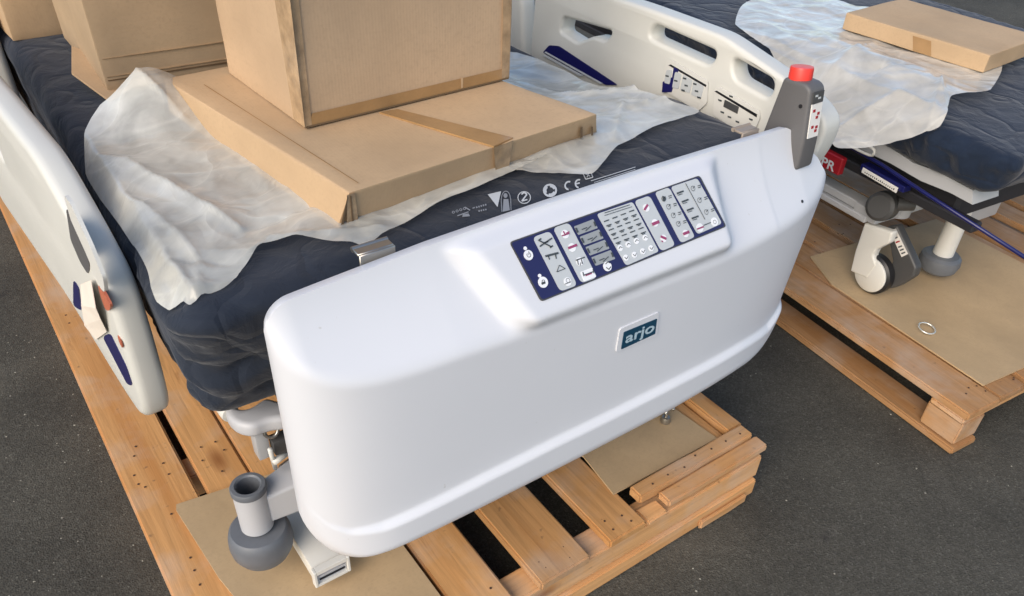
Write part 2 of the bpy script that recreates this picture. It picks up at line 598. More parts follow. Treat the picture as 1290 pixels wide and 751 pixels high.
# ------------------------------------------------------------------ pallets
def plank(root, a, b, mat, bev=0.004, name='plank', wob=0.0015):
    """a board with slightly uneven edges"""
    bm = bmesh.new()
    x0, y0, z0 = a
    x1, y1, z1 = b
    ly, lx = y1 - y0, x1 - x0
    n = 5
    rings = []
    for i in range(n + 1):
        t = i / n
        j = [random.uniform(-wob, wob) for _ in range(3)]
        if ly >= lx:
            y = y0 + ly * t
            rings.append([(x0 + j[0], y, z0), (x1 + j[1], y, z0), (x1 + j[1], y, z1 + j[2] * 0.5), (x0 + j[0], y, z1 + j[2] * 0.5)])
        else:
            x = x0 + lx * t
            rings.append([(x, y0 + j[0], z0), (x, y1 + j[1], z0), (x, y1 + j[1], z1 + j[2] * 0.5), (x, y0 + j[0], z1 + j[2] * 0.5)])
    R_ = [[bm.verts.new(p) for p in r] for r in rings]
    for p, q in zip(R_, R_[1:]):
        for k in range(4): bm.faces.new((p[k], p[(k + 1) % 4], q[(k + 1) % 4], q[k]))
    bm.faces.new(R_[0][::-1])
    bm.faces.new(R_[-1])
    bmesh.ops.recalc_face_normals(bm, faces=bm.faces)
    es = [e for e in bm.edges if e.calc_face_angle(0) > 0.6]
    bmesh.ops.bevel(bm, geom=es, offset=bev, segments=2, affect='EDGES')
    return obj(name, bm, mat, root, True, auto=50)


def nails(root, pts):
    bm = bmesh.new()
    for x, y, z in pts:
        add_lathe(bm, [(0.0024, 0), (0.0024, 0.0007), (0, 0.0009)], (x, y, z), n=8)
    o = obj('nail_heads', bm, M_NAIL, root)
    o['kind'] = 'stuff'


P1 = thing('wooden_pallet', (0.64, 1.9, 0), 'orange-brown wooden pallet carrying the bed with the white footboard', 'pallet', 'long bed pallets')
TOP = 0.14
FRONT = 0.662
LEN = 3.05
plank(P1, (0.031, 0.30, TOP - 0.022), (0.150, LEN, TOP), M_WY)
plank(P1, (0.166, 0.665, TOP - 0.022), (0.254, LEN, TOP - 0.001), M_WY)
plank(P1, (0.2575, 0.664, TOP - 0.022), (0.425, LEN, TOP - 0.0005), M_WY)
plank(P1, (0.436, 0.664, TOP - 0.022), (0.540, LEN, TOP), M_WY)
plank(P1, (0.597, 0.660, TOP - 0.022), (0.716, LEN, TOP + 0.001), M_WY)
plank(P1, (0.770, 0.663, TOP - 0.022), (0.866, LEN, TOP), M_WY)
plank(P1, (1.02, 0.79, TOP - 0.022), (1.10, LEN, TOP), M_WY)
plank(P1, (1.118, 0.748, TOP - 0.022), (1.186, LEN, TOP - 0.001), M_WY)
plank(P1, (1.190, 0.744, TOP - 0.022), (1.236, LEN, TOP + 0.014), M_WY, name='edge_beam')
# cross beams below, with front face
for y in (FRONT + 0.006, 1.3, 1.95, 2.6):
    plank(P1, (0.035, y, 0.052), (1.232, y + 0.062, TOP - 0.0235), M_WX, name='cross_beam', wob=0.0008)
plank(P1, (0.10, FRONT - 0.002, 0.004), (1.225, FRONT + 0.060, 0.0505), M_WX, name='bottom_board', wob=0.0008)
plank(P1, (1.04, FRONT - 0.012, 0.003), (1.19, FRONT - 0.003, 0.030), M_WX, name='bottom_board', wob=0.0008)
for x in (0.035, 0.445, 1.15):
    plank(P1, (x, FRONT + 0.07, 0.004), (x + 0.085, LEN, 0.050), M_WY, name='runner')
# doubled up boards at the front right corner
plank(P1, (0.885, 0.705, TOP - 0.006), (1.228, 0.7425, TOP + 0.019), M_WX, name='front_board')
plank(P1, (0.932, 0.667, TOP - 0.010), (1.238, 0.7035, TOP + 0.010), M_WX, name='front_board')
plank(P1, (0.872, 0.664, TOP - 0.023), (0.930, 0.7035, TOP - 0.011), M_WX, name='packing_strip')
nl = []
for x0, x1 in ((0.05, 0.14), (0.18, 0.245), (0.45, 0.53), (0.61, 0.70), (0.785, 0.855)):
    for yy in (FRONT + 0.02, FRONT + 0.045, 1.31, 1.345, 1.96, 2.0):
        nl.append((x0 + random.uniform(0.005, 0.02), yy + random.uniform(-.006, .006), TOP + 0.0008))
        nl.append((x1 - random.uniform(0.005, 0.03), yy + random.uniform(-.006, .006), TOP + 0.0008))
for px_, py_ in ((183, 614), (171, 563), (169, 575), (216, 648), (240, 703), (245, 719), (252, 737), (280, 594)):
    p = at(px_, py_, z=TOP)
    nl.append((p.x, p.y, TOP + 0.0008))
for k in range(7):
    nl.append((0.93 + 0.045 * k, 0.722 + random.uniform(-.008, .008), TOP + 0.0195))
nails(P1, nl)

P2 = thing('wooden_pallet', (1.76, 0.55, 0), 'brown wooden pallet with painted-in shade at the right under the second bed', 'pallet', 'long bed pallets', yaw=-5.3)
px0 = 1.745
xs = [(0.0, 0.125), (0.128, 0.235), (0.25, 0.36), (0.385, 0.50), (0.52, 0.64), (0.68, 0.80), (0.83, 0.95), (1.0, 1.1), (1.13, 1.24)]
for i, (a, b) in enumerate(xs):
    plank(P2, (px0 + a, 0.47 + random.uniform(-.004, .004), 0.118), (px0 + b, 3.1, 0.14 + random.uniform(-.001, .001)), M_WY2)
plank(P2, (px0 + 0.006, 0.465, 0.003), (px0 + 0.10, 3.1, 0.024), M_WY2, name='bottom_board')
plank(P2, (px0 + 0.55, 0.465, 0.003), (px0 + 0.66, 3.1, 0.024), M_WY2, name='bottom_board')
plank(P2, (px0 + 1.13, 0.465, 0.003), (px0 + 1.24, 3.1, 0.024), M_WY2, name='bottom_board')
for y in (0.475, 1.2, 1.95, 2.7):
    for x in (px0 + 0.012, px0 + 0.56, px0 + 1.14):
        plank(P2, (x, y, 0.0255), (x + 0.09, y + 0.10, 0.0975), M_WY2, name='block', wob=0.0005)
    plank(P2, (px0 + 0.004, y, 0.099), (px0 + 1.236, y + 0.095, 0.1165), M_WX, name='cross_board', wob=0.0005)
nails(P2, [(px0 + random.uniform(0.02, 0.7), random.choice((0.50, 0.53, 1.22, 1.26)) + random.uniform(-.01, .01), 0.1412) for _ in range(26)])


# ------------------------------------------------------------------ cardboard sheets lying on the pallets
def sheet_poly(name, pts, z, th, mat, label, cat, curl=0.0):
    bm = bmesh.new()
    pts = [Vector(p) for p in pts]
    c = sum(pts, Vector((0, 0))) / len(pts)
    lo = [bm.verts.new((p.x, p.y, z)) for p in pts]
    hi = [bm.verts.new((p.x, p.y, z + th)) for p in pts]
    bm.faces.new(hi)
    bm.faces.new(lo[::-1])
    N = len(pts)
    for k in range(N): bm.faces.new((lo[k], lo[(k + 1) % N], hi[(k + 1) % N], hi[k]))
    o = obj(name, bm, mat, None, base=Vector((c.x, c.y, z)))
    return tag(o, label, cat)


sheet_poly('cardboard_sheet', [(0.098, 1.200), (0.103, 1.214), (0.425, 1.172), (0.4275, 0.668), (0.30, 0.672), (0.145, 0.80), (0.112, 1.0)], TOP + 0.0022, 0.004, M_CARD2,
           'tan cardboard sheet under the grey corner roller at the left of the pallet', 'cardboard')
sheet_poly('cardboard_sheet', [(0.852, 0.752), (0.868, 0.87), (0.80, 1.06), (0.86, 1.12), (1.125, 1.10), (1.158, 0.748)], TOP + 0.0022, 0.004, M_CARD2,
           'grey-brown cardboard sheet with a metal stub behind the doubled front boards', 'cardboard')
a5 = R(-5.3)


def rot5(x, y, cx=1.76, cy=0.55):
    return (cx + (x - cx) * math.cos(a5) - (y - cy) * math.sin(a5), cy + (x - cx) * math.sin(a5) + (y - cy) * math.cos(a5))


sheet_poly('cardboard_sheet', [rot5(1.868, 0.52), rot5(1.872, 1.02), rot5(1.93, 1.16), rot5(2.5, 1.14), rot5(2.52, 0.50)], 0.1425, 0.004, M_CARD2,
           'brown cardboard sheet under the white and grey castor of the far bed', 'cardboard')
# metal stub on the right sheet and the ring on the far sheet
p = at(838, 531, z=0.147)
hook = thing('steel_hook', (p.x, p.y, 0.1462), 'small bent steel hook standing on cardboard under the footboard', 'hook')
bm = bmesh.new()
add_lathe(bm, [(0.0, 0), (0.012, 0), (0.0125, 0.004), (0.009, 0.014), (0.0, 0.015)], p, n=20)
obj('foot', bm, M_STEEL, hook, True, auto=40)
bm = bmesh.new()
add_tube(bm, smooth_path([p + Vector((0, 0, 0.012)), p + Vector((0.002, 0.004, 0.026)), p + Vector((0.012, 0.012, 0.036)), p + Vector((0.018, 0.004, 0.040)), p + Vector((0.012, -0.006, 0.034))], 5), 0.0042, 10)
obj('shank', bm, M_STEEL, hook, True)
p = at(1167, 415, z=0.152)
bm = bmesh.new()
add_tube(bm, [p + Vector((0.022 * math.cos(a * math.pi / 14), 0.022 * math.sin(a * math.pi / 14), 0.004 + 0.003 * math.sin(a * math.pi / 14))) for a in range(29)], 0.0022, 8, False)
tag(obj('steel_ring', bm, simple('bright_wire', (0.75, 0.74, 0.68), 0.25, metal=0.6), None, True, base=p), 'thin pale ring lying on the cardboard near the far pallet edge', 'ring')

# ------------------------------------------------------------------ BED 1
B1 = thing('hospital_bed', (0.73, 1.85, TOP), 'hospital bed with large white footboard and control panel in the foreground', 'bed', 'hospital beds on pallets')
# ---- footboard
XL, XR = 0.222, 1.302
XC = (XL + XR) / 2
YB = 0.800
NX, NZ = 240, 120


def zt(x):
    pts_x = [0.222, 0.25, 0.30, 0.45, 0.65, 0.85, 1.0, 1.11, 1.172, 1.185, 1.198, 1.225, 1.262, 1.282, 1.298, 1.302]
    pts_z = [0.832, 0.834, 0.838, 0.849, 0.856, 0.859, 0.859, 0.858, 0.858, 0.852, 0.834, 0.818, 0.790, 0.760, 0.728, 0.700]
    z = np.interp(x, pts_x, pts_z)
    r = 0.036
    d = np.clip((XL + r - x) / r, 0, 1)
    return z - r * (1 - np.sqrt(np.clip(1 - d ** 2, 0, 1)))


def zb(x):
    base = np.interp(x, [0.21, 0.30, 0.56, 0.9, 1.2, 1.322], [0.372, 0.374, 0.380, 0.386, 0.402, 0.414])
    r = 0.085
    dl = np.clip((XL + r - x) / r, 0, 1)
    r2 = 0.12
    dr = np.clip((x - (XR - r2)) / r2, 0, 1)
    return base + r * (1 - np.sqrt(np.clip(1 - dl ** 2, 0, 1))) + r2 * (1 - np.sqrt(np.clip(1 - dr ** 2, 0, 1)))


# console plateau plane through these two lines (y, z)
PA, PB = (0.768, 0.846), (0.690, 0.752)
PN = Vector((0, -(PA[1] - PB[1]), (PA[0] - PB[0]))).normalized()   # outward normal
PO = Vector((0, PB[0], PB[1]))


def on_panel(u, v, off=0.0):
    d = Vector(M.T @ np.array([(u - CX) / F, (v - CY) / F, 1.0]))
    o = Vector((0, 0, CAMH))
    t = (PO + PN * off - o).dot(PN) / d.dot(PN)
    return o + d * t


tz = [on_panel(*q) for q in ((583, 305), (668, 407), (928, 303), (898, 200))]


def fb_depth(X, Z):
    s = (X - XC) / ((XR - XL) / 2)
    sa = np.abs(np.clip(s, -1, 1))
    el = np.sqrt(np.clip(1 - sa ** np.where(s > 0, 4.2, 11.0), 0, 1))
    ZT, ZB = zt(X), zb(X)
    face = 0.078 * el + 0.020 * (1 - sa ** 2) + 0.008 + 0.006 * np.clip(s, -1, 1)
    ZR_ = np.where(X > 1.1, np.interp(X, [1.1, 1.2, 1.322], [0.857, 0.848, 0.818]), ZT)
    TT = (ZR_ - Z) * (1 - 0.14 * np.clip(X - 0.45, 0, 1))
    top = 0.009 + TT * 0.36 + np.abs(TT) ** 2 * 2.9
    # hollow between the back ridge and the shoulder
    D = smin(top, face, 0.012)
    # bottom tuck-in
    bot = (0.074 + (Z - ZB) * 1.3) * np.clip(el * 1.15, 0.1, 1)
    D = smin(D, np.maximum(bot, 0.012), 0.03)
    # lower band, standing a little proud
    zr = np.interp(X, [0.222, 0.245, 0.27, 0.315, 0.39, 0.487, 0.62, 0.89, 1.09, 1.2, 1.31], [0.500, 0.466, 0.451, 0.449, 0.457, 0.467, 0.476, 0.483, 0.482, 0.474, 0.50])
    amp = 0.011 * sstep(0.20, 0.34, X)
    D = D + amp * sstep(zr + 0.006, zr - 0.006, Z) * sstep(ZB - 0.01, ZB + 0.02, Z)
    # console plateau
    k = (PA[0] - PB[0]) / (PA[1] - PB[1])
    yplane = PB[0] + (Z - PB[1]) * k
    # left/right walls of the plateau, linear in Z
    zl0, zl1 = tz[1].z, tz[0].z
    xl = tz[1].x + (Z - zl0) * (tz[0].x - tz[1].x) / (zl1 - zl0)
    zr0, zr1 = tz[2].z, tz[3].z
    xr = tz[2].x + (Z - zr0) * (tz[3].x - tz[2].x) / (zr1 - zr0)
    zlow = 0.742
    mask = sstep(xl - 0.036, xl + 0.016, X) * sstep(xr + 0.026, xr - 0.016, X)
    low = sstep(zlow - 0.026, zlow + 0.010, Z)
    plat = YB - yplane
    plat = np.minimum(plat, 0.125)
    edge = 1 - sstep(ZT - 0.016, ZT - 0.004, Z)
    D = D + (plat - D) * mask * low * edge * (plat > D)
    return D


def fb_point(x, z):
    return Vector((x, YB - float(fb_depth(np.array([x]), np.array([z]))[0]), z))


uu = np.linspace(-1, 1, NX + 1)
uu = np.sign(uu) * (1 - (1 - np.abs(uu)) ** 1.25)
X1 = XC + uu * (XR - XL) / 2
vv = np.linspace(0, 1, NZ + 1)
vv = 0.5 - 0.5 * np.cos(vv * math.pi) * (0.35) - 0.325 * (1 - 2 * vv)
vv = (vv - vv[0]) / (vv[-1] - vv[0])
XX = np.repeat(X1[None, :], NZ + 1, 0)
ZZ = zb(X1)[None, :] + vv[:, None] * (zt(X1) - zb(X1))[None, :]
DD = fb_depth(XX, ZZ)
# taper towards the bottom right
taper = np.clip((0.73 - ZZ) / 0.3, 0, 1) * 0.042 * np.clip((XX - 0.9) / 0.39, 0, 1)
XXt = XX - taper
bm = bmesh.new()
g = [[bm.verts.new((XXt[j, i], YB - DD[j, i], ZZ[j, i])) for i in range(NX + 1)] for j in range(NZ + 1)]
for j in range(NZ):
    for i in range(NX):
        bm.faces.new((g[j][i], g[j][i + 1], g[j + 1][i + 1], g[j + 1][i]))
# rim folding back and the rear face
be = [e for e in bm.edges if e.is_boundary]
ret = bmesh.ops.extrude_edge_only(bm, edges=be)
nv = [v for v in ret['geom'] if isinstance(v, bmesh.types.BMVert)]
for v in nv:
    v.co.y = YB + 0.006
    v.co.x += (XC - v.co.x) * 0.006
    v.co.z += (0.64 - v.co.z) * 0.01
be = [e for e in bm.edges if e.is_boundary]
ret = bmesh.ops.extrude_edge_only(bm, edges=be)
for v in ret['geom']:
    if isinstance(v, bmesh.types.BMVert):
        v.co.y = YB + 0.012
        v.co.x += (XC - v.co.x) * 0.02
        v.co.z += (0.64 - v.co.z) * 0.03
be = [e for e in bm.edges if e.is_boundary]
bmesh.ops.contextual_create(bm, geom=be)
FB = obj('footboard', bm, M_WHITE, B1, True, auto=60)

# ---- control panel on the footboard; positions read off a close-up of scale 3.753 with origin (630, 210)
ZS, ZX, ZY = 3.753, 630.0, 210.0


def cp(q, off=0.003):
    return on_panel(ZX + q[0] / ZS, ZY + q[1] / ZS, off)


EXP = (cp((900, 170)) - cp((100, 470))).normalized()
EYP = PN.cross(EXP)
PMAT = frame(cp((550, 340), 0.0), EXP, EYP)
PINV = PMAT.inverted()


def loc2(q):
    c = PINV @ cp(q, 0.0)
    return (c.x, c.y)


def dec(name, pts, h0, h1, mat, rad=0.0, local=False, parent=FB):
    L = [q if local else loc2(q) for q in pts]
    if rad: L = [(q.x, q.y) for q in round_poly(L, rad, 5)]
    bm = bmesh.new()
    lo = [bm.verts.new(PMAT @ Vector((x, y, h0))) for x, y in L]
    hi = [bm.verts.new(PMAT @ Vector((x, y, h1))) for x, y in L]
    bm.faces.new(hi)
    N = len(L)
    for k in range(N): bm.faces.new((lo[k], lo[(k + 1) % N], hi[(k + 1) % N], hi[k]))
    return obj(name, bm, mat, parent)


def circ(c, r, n=20):
    x, y = loc2(c)
    return [(x + r * math.cos(2 * math.pi * k / n), y + r * math.sin(2 * math.pi * k / n)) for k in range(n)]


H0, H1, H2, H3, H4, H5 = -0.001, 0.0018, 0.0024, 0.0030, 0.0035, 0.0039
dec('panel_border', [(42, 357), (941, 42), (1068, 284), (192, 640)], H0, H1 - 0.0004, M_CHAR, 0.006)
dec('control_panel', [(49, 362), (936, 49), (1060, 281), (196, 631)], H0, H1, M_PNAVY, 0.005)
G = 'button_pad'
dec(G, [(150, 336), (232, 306), (361, 562), (281, 592)], H1, H2, M_PAD, 0.0075)
dec(G, [(246, 292), (322, 266), (455, 525), (381, 553)], H1, H2, M_PAD, 0.0075)
for k in range(4):
    ox, oy = 27.5 * k, 48.5 * k
    dec('display_key', [(345 + ox, 285 + oy), (436 + ox, 250 + oy), (458 + ox, 292 + oy), (366 + ox, 325 + oy)], H1, H2, M_PADG, 0.0015)
dec(G, [(453, 226), (622, 168), (747, 402), (592, 470)], H1, H2, M_PAD, 0.005)
dec(G, [(630, 164), (702, 138), (824, 373), (758, 402)], H1, H2, M_PAD, 0.0075)
dec(G, [(727, 124), (794, 99), (917, 334), (851, 363)], H1, H2, M_PAD, 0.0065)
dec(G, [(802, 98), (927, 56), (1045, 270), (930, 322)], H1, H2, M_PAD, 0.006)
for c, r in (((130, 420), 0.0072), ((199, 548), 0.0078), ((503, 473), 0.0072)):
    dec('button', circ(c, r), H1, H3, M_BTN, local=True)
for c in ((115, 388), (183, 517)):
    dec('indicator_lamp', circ(c, 0.0026, 12), H1, H3 - 0.0002, M_BTN, local=True)
for c, r in (((303, 321), .0062), ((336, 384), .0062), ((372, 450), .0062), ((315, 545), .0062), ((563, 386), .0046), ((601, 370), .0046), ((640, 353), .0046), ((681, 338), .0046),
             ((590, 432), .0046), ((630, 418), .0046), ((670, 402), .0046), ((709, 387), .0046), ((686, 197), .0058), ((728, 268), .0058), ((768, 341), .0058), ((940, 290), .0068), ((1008, 263), .0072), ((872, 318), .0058)):
    dec('button', circ(c, r), H2, H3, M_BTN, local=True)
dec('button', [(374, 500), (430, 478), (450, 522), (392, 545)], H2, H3, M_BTN, 0.002)


class Ink:
    def __init__(s): s.bm = bmesh.new()

    def poly(s, L, h=H4):
        vs = [s.bm.verts.new(PMAT @ Vector((x, y, h))) for x, y in L]
        s.bm.faces.new(vs)

    def line(s, a, b, wd=0.0006, h=H4):
        a, b = Vector(loc2(a)), Vector(loc2(b))
        n = (b - a).normalized()
        n = Vector((-n.y, n.x)) * wd
        s.poly([a + n, a - n, b - n, b + n], h)

    def ring(s, c, r, wd=0.0006, h=H4, n=16, a0=0, a1=1):
        x, y = loc2(c)
        for k in range(n):
            t0, t1 = 2 * math.pi * (a0 + (a1 - a0) * k / n), 2 * math.pi * (a0 + (a1 - a0) * (k + 1) / n)
            s.poly([(x + q * math.cos(t), y + q * math.sin(t)) for q, t in ((r, t0), (r, t1), (r - wd, t1), (r - wd, t0))], h)

    def done(s, name, mat, parent=FB):
        return obj(name, s.bm, mat, parent)


k1 = Ink()
# power and lock marks
k1.ring((130, 420), .0034, .0008, a0=0.33, a1=1.17)
k1.line((130, 402), (130, 420), .0004)
k1.ring((199, 545), .0026, .0008)
k1.line((190, 556), (208, 549), .0016)
# resuscitation and tilt symbols
for (x, y) in ((210, 362),):
    for a, b in (((-35, -12), (28, 20)), ((-28, 18), (30, -22)), ((-12, 2), (12, -6)), ((-34, -10), (-22, -20)), ((20, 24), (34, 14))):
        k1.line((x + a[0], y + a[1]), (x + b[0], y + b[1]), .0010)
for (x, y) in ((242, 424),):
    k1.line((x - 34, y + 2), (x + 28, y - 14), .0014)
    k1.line((x - 20, y), (x - 14, y + 18), .0009)
    k1.line((x + 14, y - 6), (x + 18, y + 14), .0009)
k1.line((262, 500), (274, 468), .0005); k1.line((274, 468), (302, 484), .0005); k1.line((302, 484), (262, 500), .0005)
k1.ring((315, 540), .0034, .0006)
k1.line((300, 558), (330, 546), .0005)
# head/leg, table, clocks
for j in range(4):
    ox, oy = 27.5 * j, 48.5 * j
    for a, b in (((352, 292), (362, 314)), ((438, 262), (446, 284))): k1.line((a[0] + ox, a[1] + oy), (b[0] + ox, b[1] + oy), .0016)
    k1.line((380 + ox, 300 + oy), (405 + ox, 290 + oy), .0006)
    k1.line((398 + ox, 306 + oy), (424 + ox, 282 + oy), .0006)
for j in range(4):
    x, y = (352, 440)
for c in range(4):
    for r in range(6):
        x = 497 + c * 39.5 + r * 11.0
        y = 258 - c * 15.5 + r * 20.5
        k1.line((x - 12, y + 5), (x + 12, y - 4), .0008)
        if r % 2: k1.line((x - 5, y + 9), (x + 9, y + 4), .0006)
k1.line((487, 222), (607, 183), .0005)
k1.line((487, 234), (617, 192), .0004)
for c in ((563, 386), (601, 370), (640, 353), (681, 338)):
    k1.line((c[0] - 8, c[1] + 5), (c[0] - 1, c[1] - 6), .0005); k1.line((c[0] - 1, c[1] - 6), (c[0] + 9, c[1]), .0005)
for c in ((590, 432), (630, 418), (670, 402), (709, 387)):
    k1.line((c[0] - 8, c[1] - 2), (c[0] + 2, c[1] + 7), .0005); k1.line((c[0] + 2, c[1] + 7), (c[0] + 8, c[1] - 6), .0005)
k1.line((492, 463), (502, 452), .0007); k1.line((502, 452), (515, 458), .0007); k1.line((495, 478), (508, 488), .0007); k1.line((508, 488), (518, 474), .0007)
for c in ((767, 155), (790, 192), (812, 233), (836, 273), (905, 106), (936, 161), (968, 217)):
    k1.ring(c, .0042, .0007)
    k1.line(c, (c[0] + 8, c[1] - 12), .0005)
    k1.line((c[0] + 22, c[1] - 12), (c[0] + 38, c[1] - 17), .0006)
    k1.line((c[0] + 24, c[1] - 3), (c[0] + 38, c[1] - 8), .0006)
k1.poly([loc2(q) for q in ((760, 140), (778, 150), (775, 165), (764, 168))])
for c in ((845, 125), (868, 165), (892, 205), (915, 243)):
    k1.line((c[0] - 16, c[1] + 5), (c[0] + 16, c[1] - 7), .0013)
    k1.line((c[0] - 12, c[1] + 13), (c[0] + 10, c[1] + 6), .0005)
k1.line((870, 82), (962, 252), .0006)
k1.line((955, 280), (990, 266), .0006)
k1.ring((1008, 264), .0034, .0006)
k1.line((376, 455), (372, 470), .0005)
for a, b in (((352, 445), (395, 430)), ((360, 445), (364, 466)), ((378, 440), (384, 462)), ((385, 500), (390, 520)), ((390, 515), (436, 498)), ((432, 486), (438, 506))):
    k1.line(a, b, .0008)
k1.done('printed_symbols', M_INK)['kind'] = 'stuff'
k2 = Ink()
for a, b, wd in (((292, 308), (304, 326), .0011), ((286, 330), (322, 318), .0009), ((306, 318), (322, 310), .0009), ((316, 388), (358, 372), .0018), ((675, 208), (692, 182), .0019), ((712, 276), (746, 262), .0024),
                 ((752, 332), (780, 344), .0020), ((756, 352), (764, 358), .0010), ((924, 298), (956, 286), .0012), ((858, 322), (888, 310), .0022), ((398, 518), (428, 506), .0008)):
    k2.line(a, b, wd)
k2.done('printed_symbols', M_INKM)['kind'] = 'stuff'

# ---- logo plate on the front face
lc = [at(u, v, y=0.700) for u, v in ((780.5, 441), (778.5, 438))]
LX = at(803, 418, y=0.696)
fp = fb_point(LX.x, LX.z)
tl = Vector(fb_point(LX.x + .03, LX.z) - fb_point(LX.x - .03, LX.z)).normalized()
up_ = Vector(fb_point(LX.x, LX.z + .02) - fb_point(LX.x, LX.z - .02)).normalized()
LM = frame(fp, tl, up_)


def plate(name, L, h0, h1, mat, mw, parent, rad=0.0):
    if rad: L = [(q.x, q.y) for q in round_poly(L, rad, 4)]
    bm = bmesh.new()
    lo = [bm.verts.new(mw @ Vector((x, y, h0))) for x, y in L]
    hi = [bm.verts.new(mw @ Vector((x, y, h1))) for x, y in L]
    bm.faces.new(hi)
    N = len(L)
    for k in range(N): bm.faces.new((lo[k], lo[(k + 1) % N], hi[(k + 1) % N], hi[k]))
    return obj(name, bm, mat, parent)


LI = LM.inverted()


def lpt(u, v):
    d = Vector(M.T @ np.array([(u - CX) / F, (v - CY) / F, 1.0]))
    o = Vector((0, 0, CAMH))
    nrm = LM.to_3x3() @ Vector((0, 0, 1))
    t = (fp - o).dot(nrm) / d.dot(nrm)
    q = LI @ (o + d * t)
    return (q.x, q.y)


plate('logo_surround', [lpt(*q) for q in ((775, 443.5), (780, 414), (829.5, 392.5), (827, 422))], -0.002, 0.0022, M_WHITE, LM, FB, 0.004)
plate('logo_plate', [lpt(*q) for q in ((781, 439), (784.5, 417.5), (826, 400.5), (823.5, 419.5))], 0.0, 0.0034, M_TEAL, LM, FB, 0.0015)
c0 = Vector(lpt(804, 420))
obj('logo_lettering', text_bm('arjo', 0.029, LM @ Matrix.Translation((c0.x + 0.001, c0.y + 0.003, 0.0038)), 0.0002, 0.0004, 1.35), M_LOGO, FB)
# screw hole at the right shoulder and two tiny marks
sp_ = at(997, 251, y=0.745)
q = fb_point(sp_.x + 0.01, sp_.z)
bm = bmesh.new()
add_lathe(bm, [(0.0, 0.0012), (0.0028, 0.001), (0.003, -0.001)], q, axis=(0, -0.7, 0.6), n=12)
obj('screw', bm, M_BLACK, FB)

# clips over the upper edge
for (u, v, lab) in ((474, 319, 0), (943, 168, 1)):
    c = at(u, v, y=0.818)
    bm = bmesh.new()
    wdt = 0.026 if lab == 0 else 0.021
    for k, (yo, zo) in enumerate([(0.0, -0.03)]):
        add_box(bm, (c.x - wdt, 0.813, c.z - 0.03), (c.x + wdt, 0.817, c.z + 0.006), 0.001)
        add_box(bm, (c.x - wdt, 0.8175, c.z + 0.002), (c.x + wdt, 0.835, c.z + 0.006), 0.001)
    add_tube(bm, [(c.x - wdt, 0.836, c.z + 0.004), (c.x + wdt, 0.836, c.z + 0.004)], 0.004, 10)
    obj('clip', bm, M_STEEL if lab == 0 else simple('brown_clip', (0.30, 0.25, 0.20), 0.5), B1, True, auto=40)

# ---- corner roller bumper
rc = at(312, 611, z=0.385)
bm = bmesh.new()
ro, ri = 0.0300, 0.0205
add_lathe(bm, [(ri - 0.002, 0.30), (ri - 0.001, 0.383), (ri + 0.0015, 0.386), (ro - 0.002, 0.3855), (ro, 0.382), (ro, 0.374), (ro - 0.0015, 0.373)], (rc.x, rc.y, 0), n=40)
obj('socket_ring', bm, M_SLATE, B1, True, auto=35)
bm = bmesh.new()
add_lathe(bm, [(ro - 0.0022, 0.3738), (ro - 0.0022, 0.285), (0.024, 0.280), (0, 0.280)], (rc.x, rc.y, 0), n=40)
obj('socket_tube', bm, M_GREYB, B1, True, auto=35)
bm = bmesh.new()
add_lathe(bm, [(0, 0.305), (0.017, 0.305)], (rc.x, rc.y, 0), n=24)
obj('socket_floor', bm, M_BLACK, B1)
bm = bmesh.new()
add_lathe(bm, [(0.0, 0.278), (0.030, 0.278), (0.0465, 0.2770), (0.0505, 0.273), (0.0535, 0.262), (0.0550, 0.245), (0.0530, 0.228), (0.046, 0.213), (0.032, 0.210), (0, 0.210)], (rc.x, rc.y, 0), n=48)
RB = obj('bumper_roller', bm, M_SLATE, B1, True, auto=30)
bm = bmesh.new()
add_hexa(bm, [(rc.x + 0.020, rc.y - 0.020, 0.295), (0.34, rc.y - 0.03, 0.295), (0.34, rc.y + 0.055, 0.295), (rc.x + 0.015, rc.y + 0.018, 0.295),
              (rc.x + 0.020, rc.y - 0.020, 0.358), (0.34, rc.y - 0.03, 0.368), (0.34, rc.y + 0.055, 0.372), (rc.x + 0.015, rc.y + 0.018, 0.360)], 0.006, 3)
obj('bumper_arm', bm, M_GREYB, B1, True, auto=40)
# ---- chassis tube with end cap
cw0, cw1, cz0, cz1, cyf = 0.243, 0.312, 0.172, 0.214, 0.862
boxo('chassis_tube', (cw0 + 0.003, cyf + 0.014, cz0 + 0.003), (cw1 - 0.003, 1.06, cz1 - 0.002), M_CAPW, B1, 0.003, 2, True)
bm = bmesh.new()
t_ = 0.006
add_box(bm, (cw0, cyf, cz0), (cw0 + t_, cyf + 0.014, cz1), 0.0012)
add_box(bm, (cw1 - t_, cyf, cz0), (cw1, cyf + 0.014, cz1), 0.0012)
add_box(bm, (cw0 + t_, cyf + .0004, cz0), (cw1 - t_, cyf + 0.0136, cz0 + t_), 0.0005)
add_box(bm, (cw0 + t_, cyf + .0004, cz1 - t_ - 0.004), (cw1 - t_, cyf + 0.0136, cz1), 0.0005)
EC = obj('tube_end_cap', bm, M_CAPW, B1)
boxo('cap_recess', (cw0 + t_, cyf + 0.0055, cz0 + t_), (cw1 - t_, cyf + 0.0130, cz1 - t_ - 0.0045), M_GREYB, EC, 0.0005)
for k in range(2):
    z = cz0 + 0.0135 + k * 0.009
    boxo('cap_rib', (cw0 + t_ + 0.004, cyf + 0.002, z), (cw1 - t_ - 0.004, cyf + 0.0055, z + 0.0025), M_GREY if k else M_BLACK, EC, 0.0004)
boxo('cap_seam', (cw0 + 0.0015, cyf + 0.0141, cz0 + 0.006), (cw0 + 0.0029, cyf + 0.018, cz0 + 0.032), M_BLACK, EC, 0.0002)
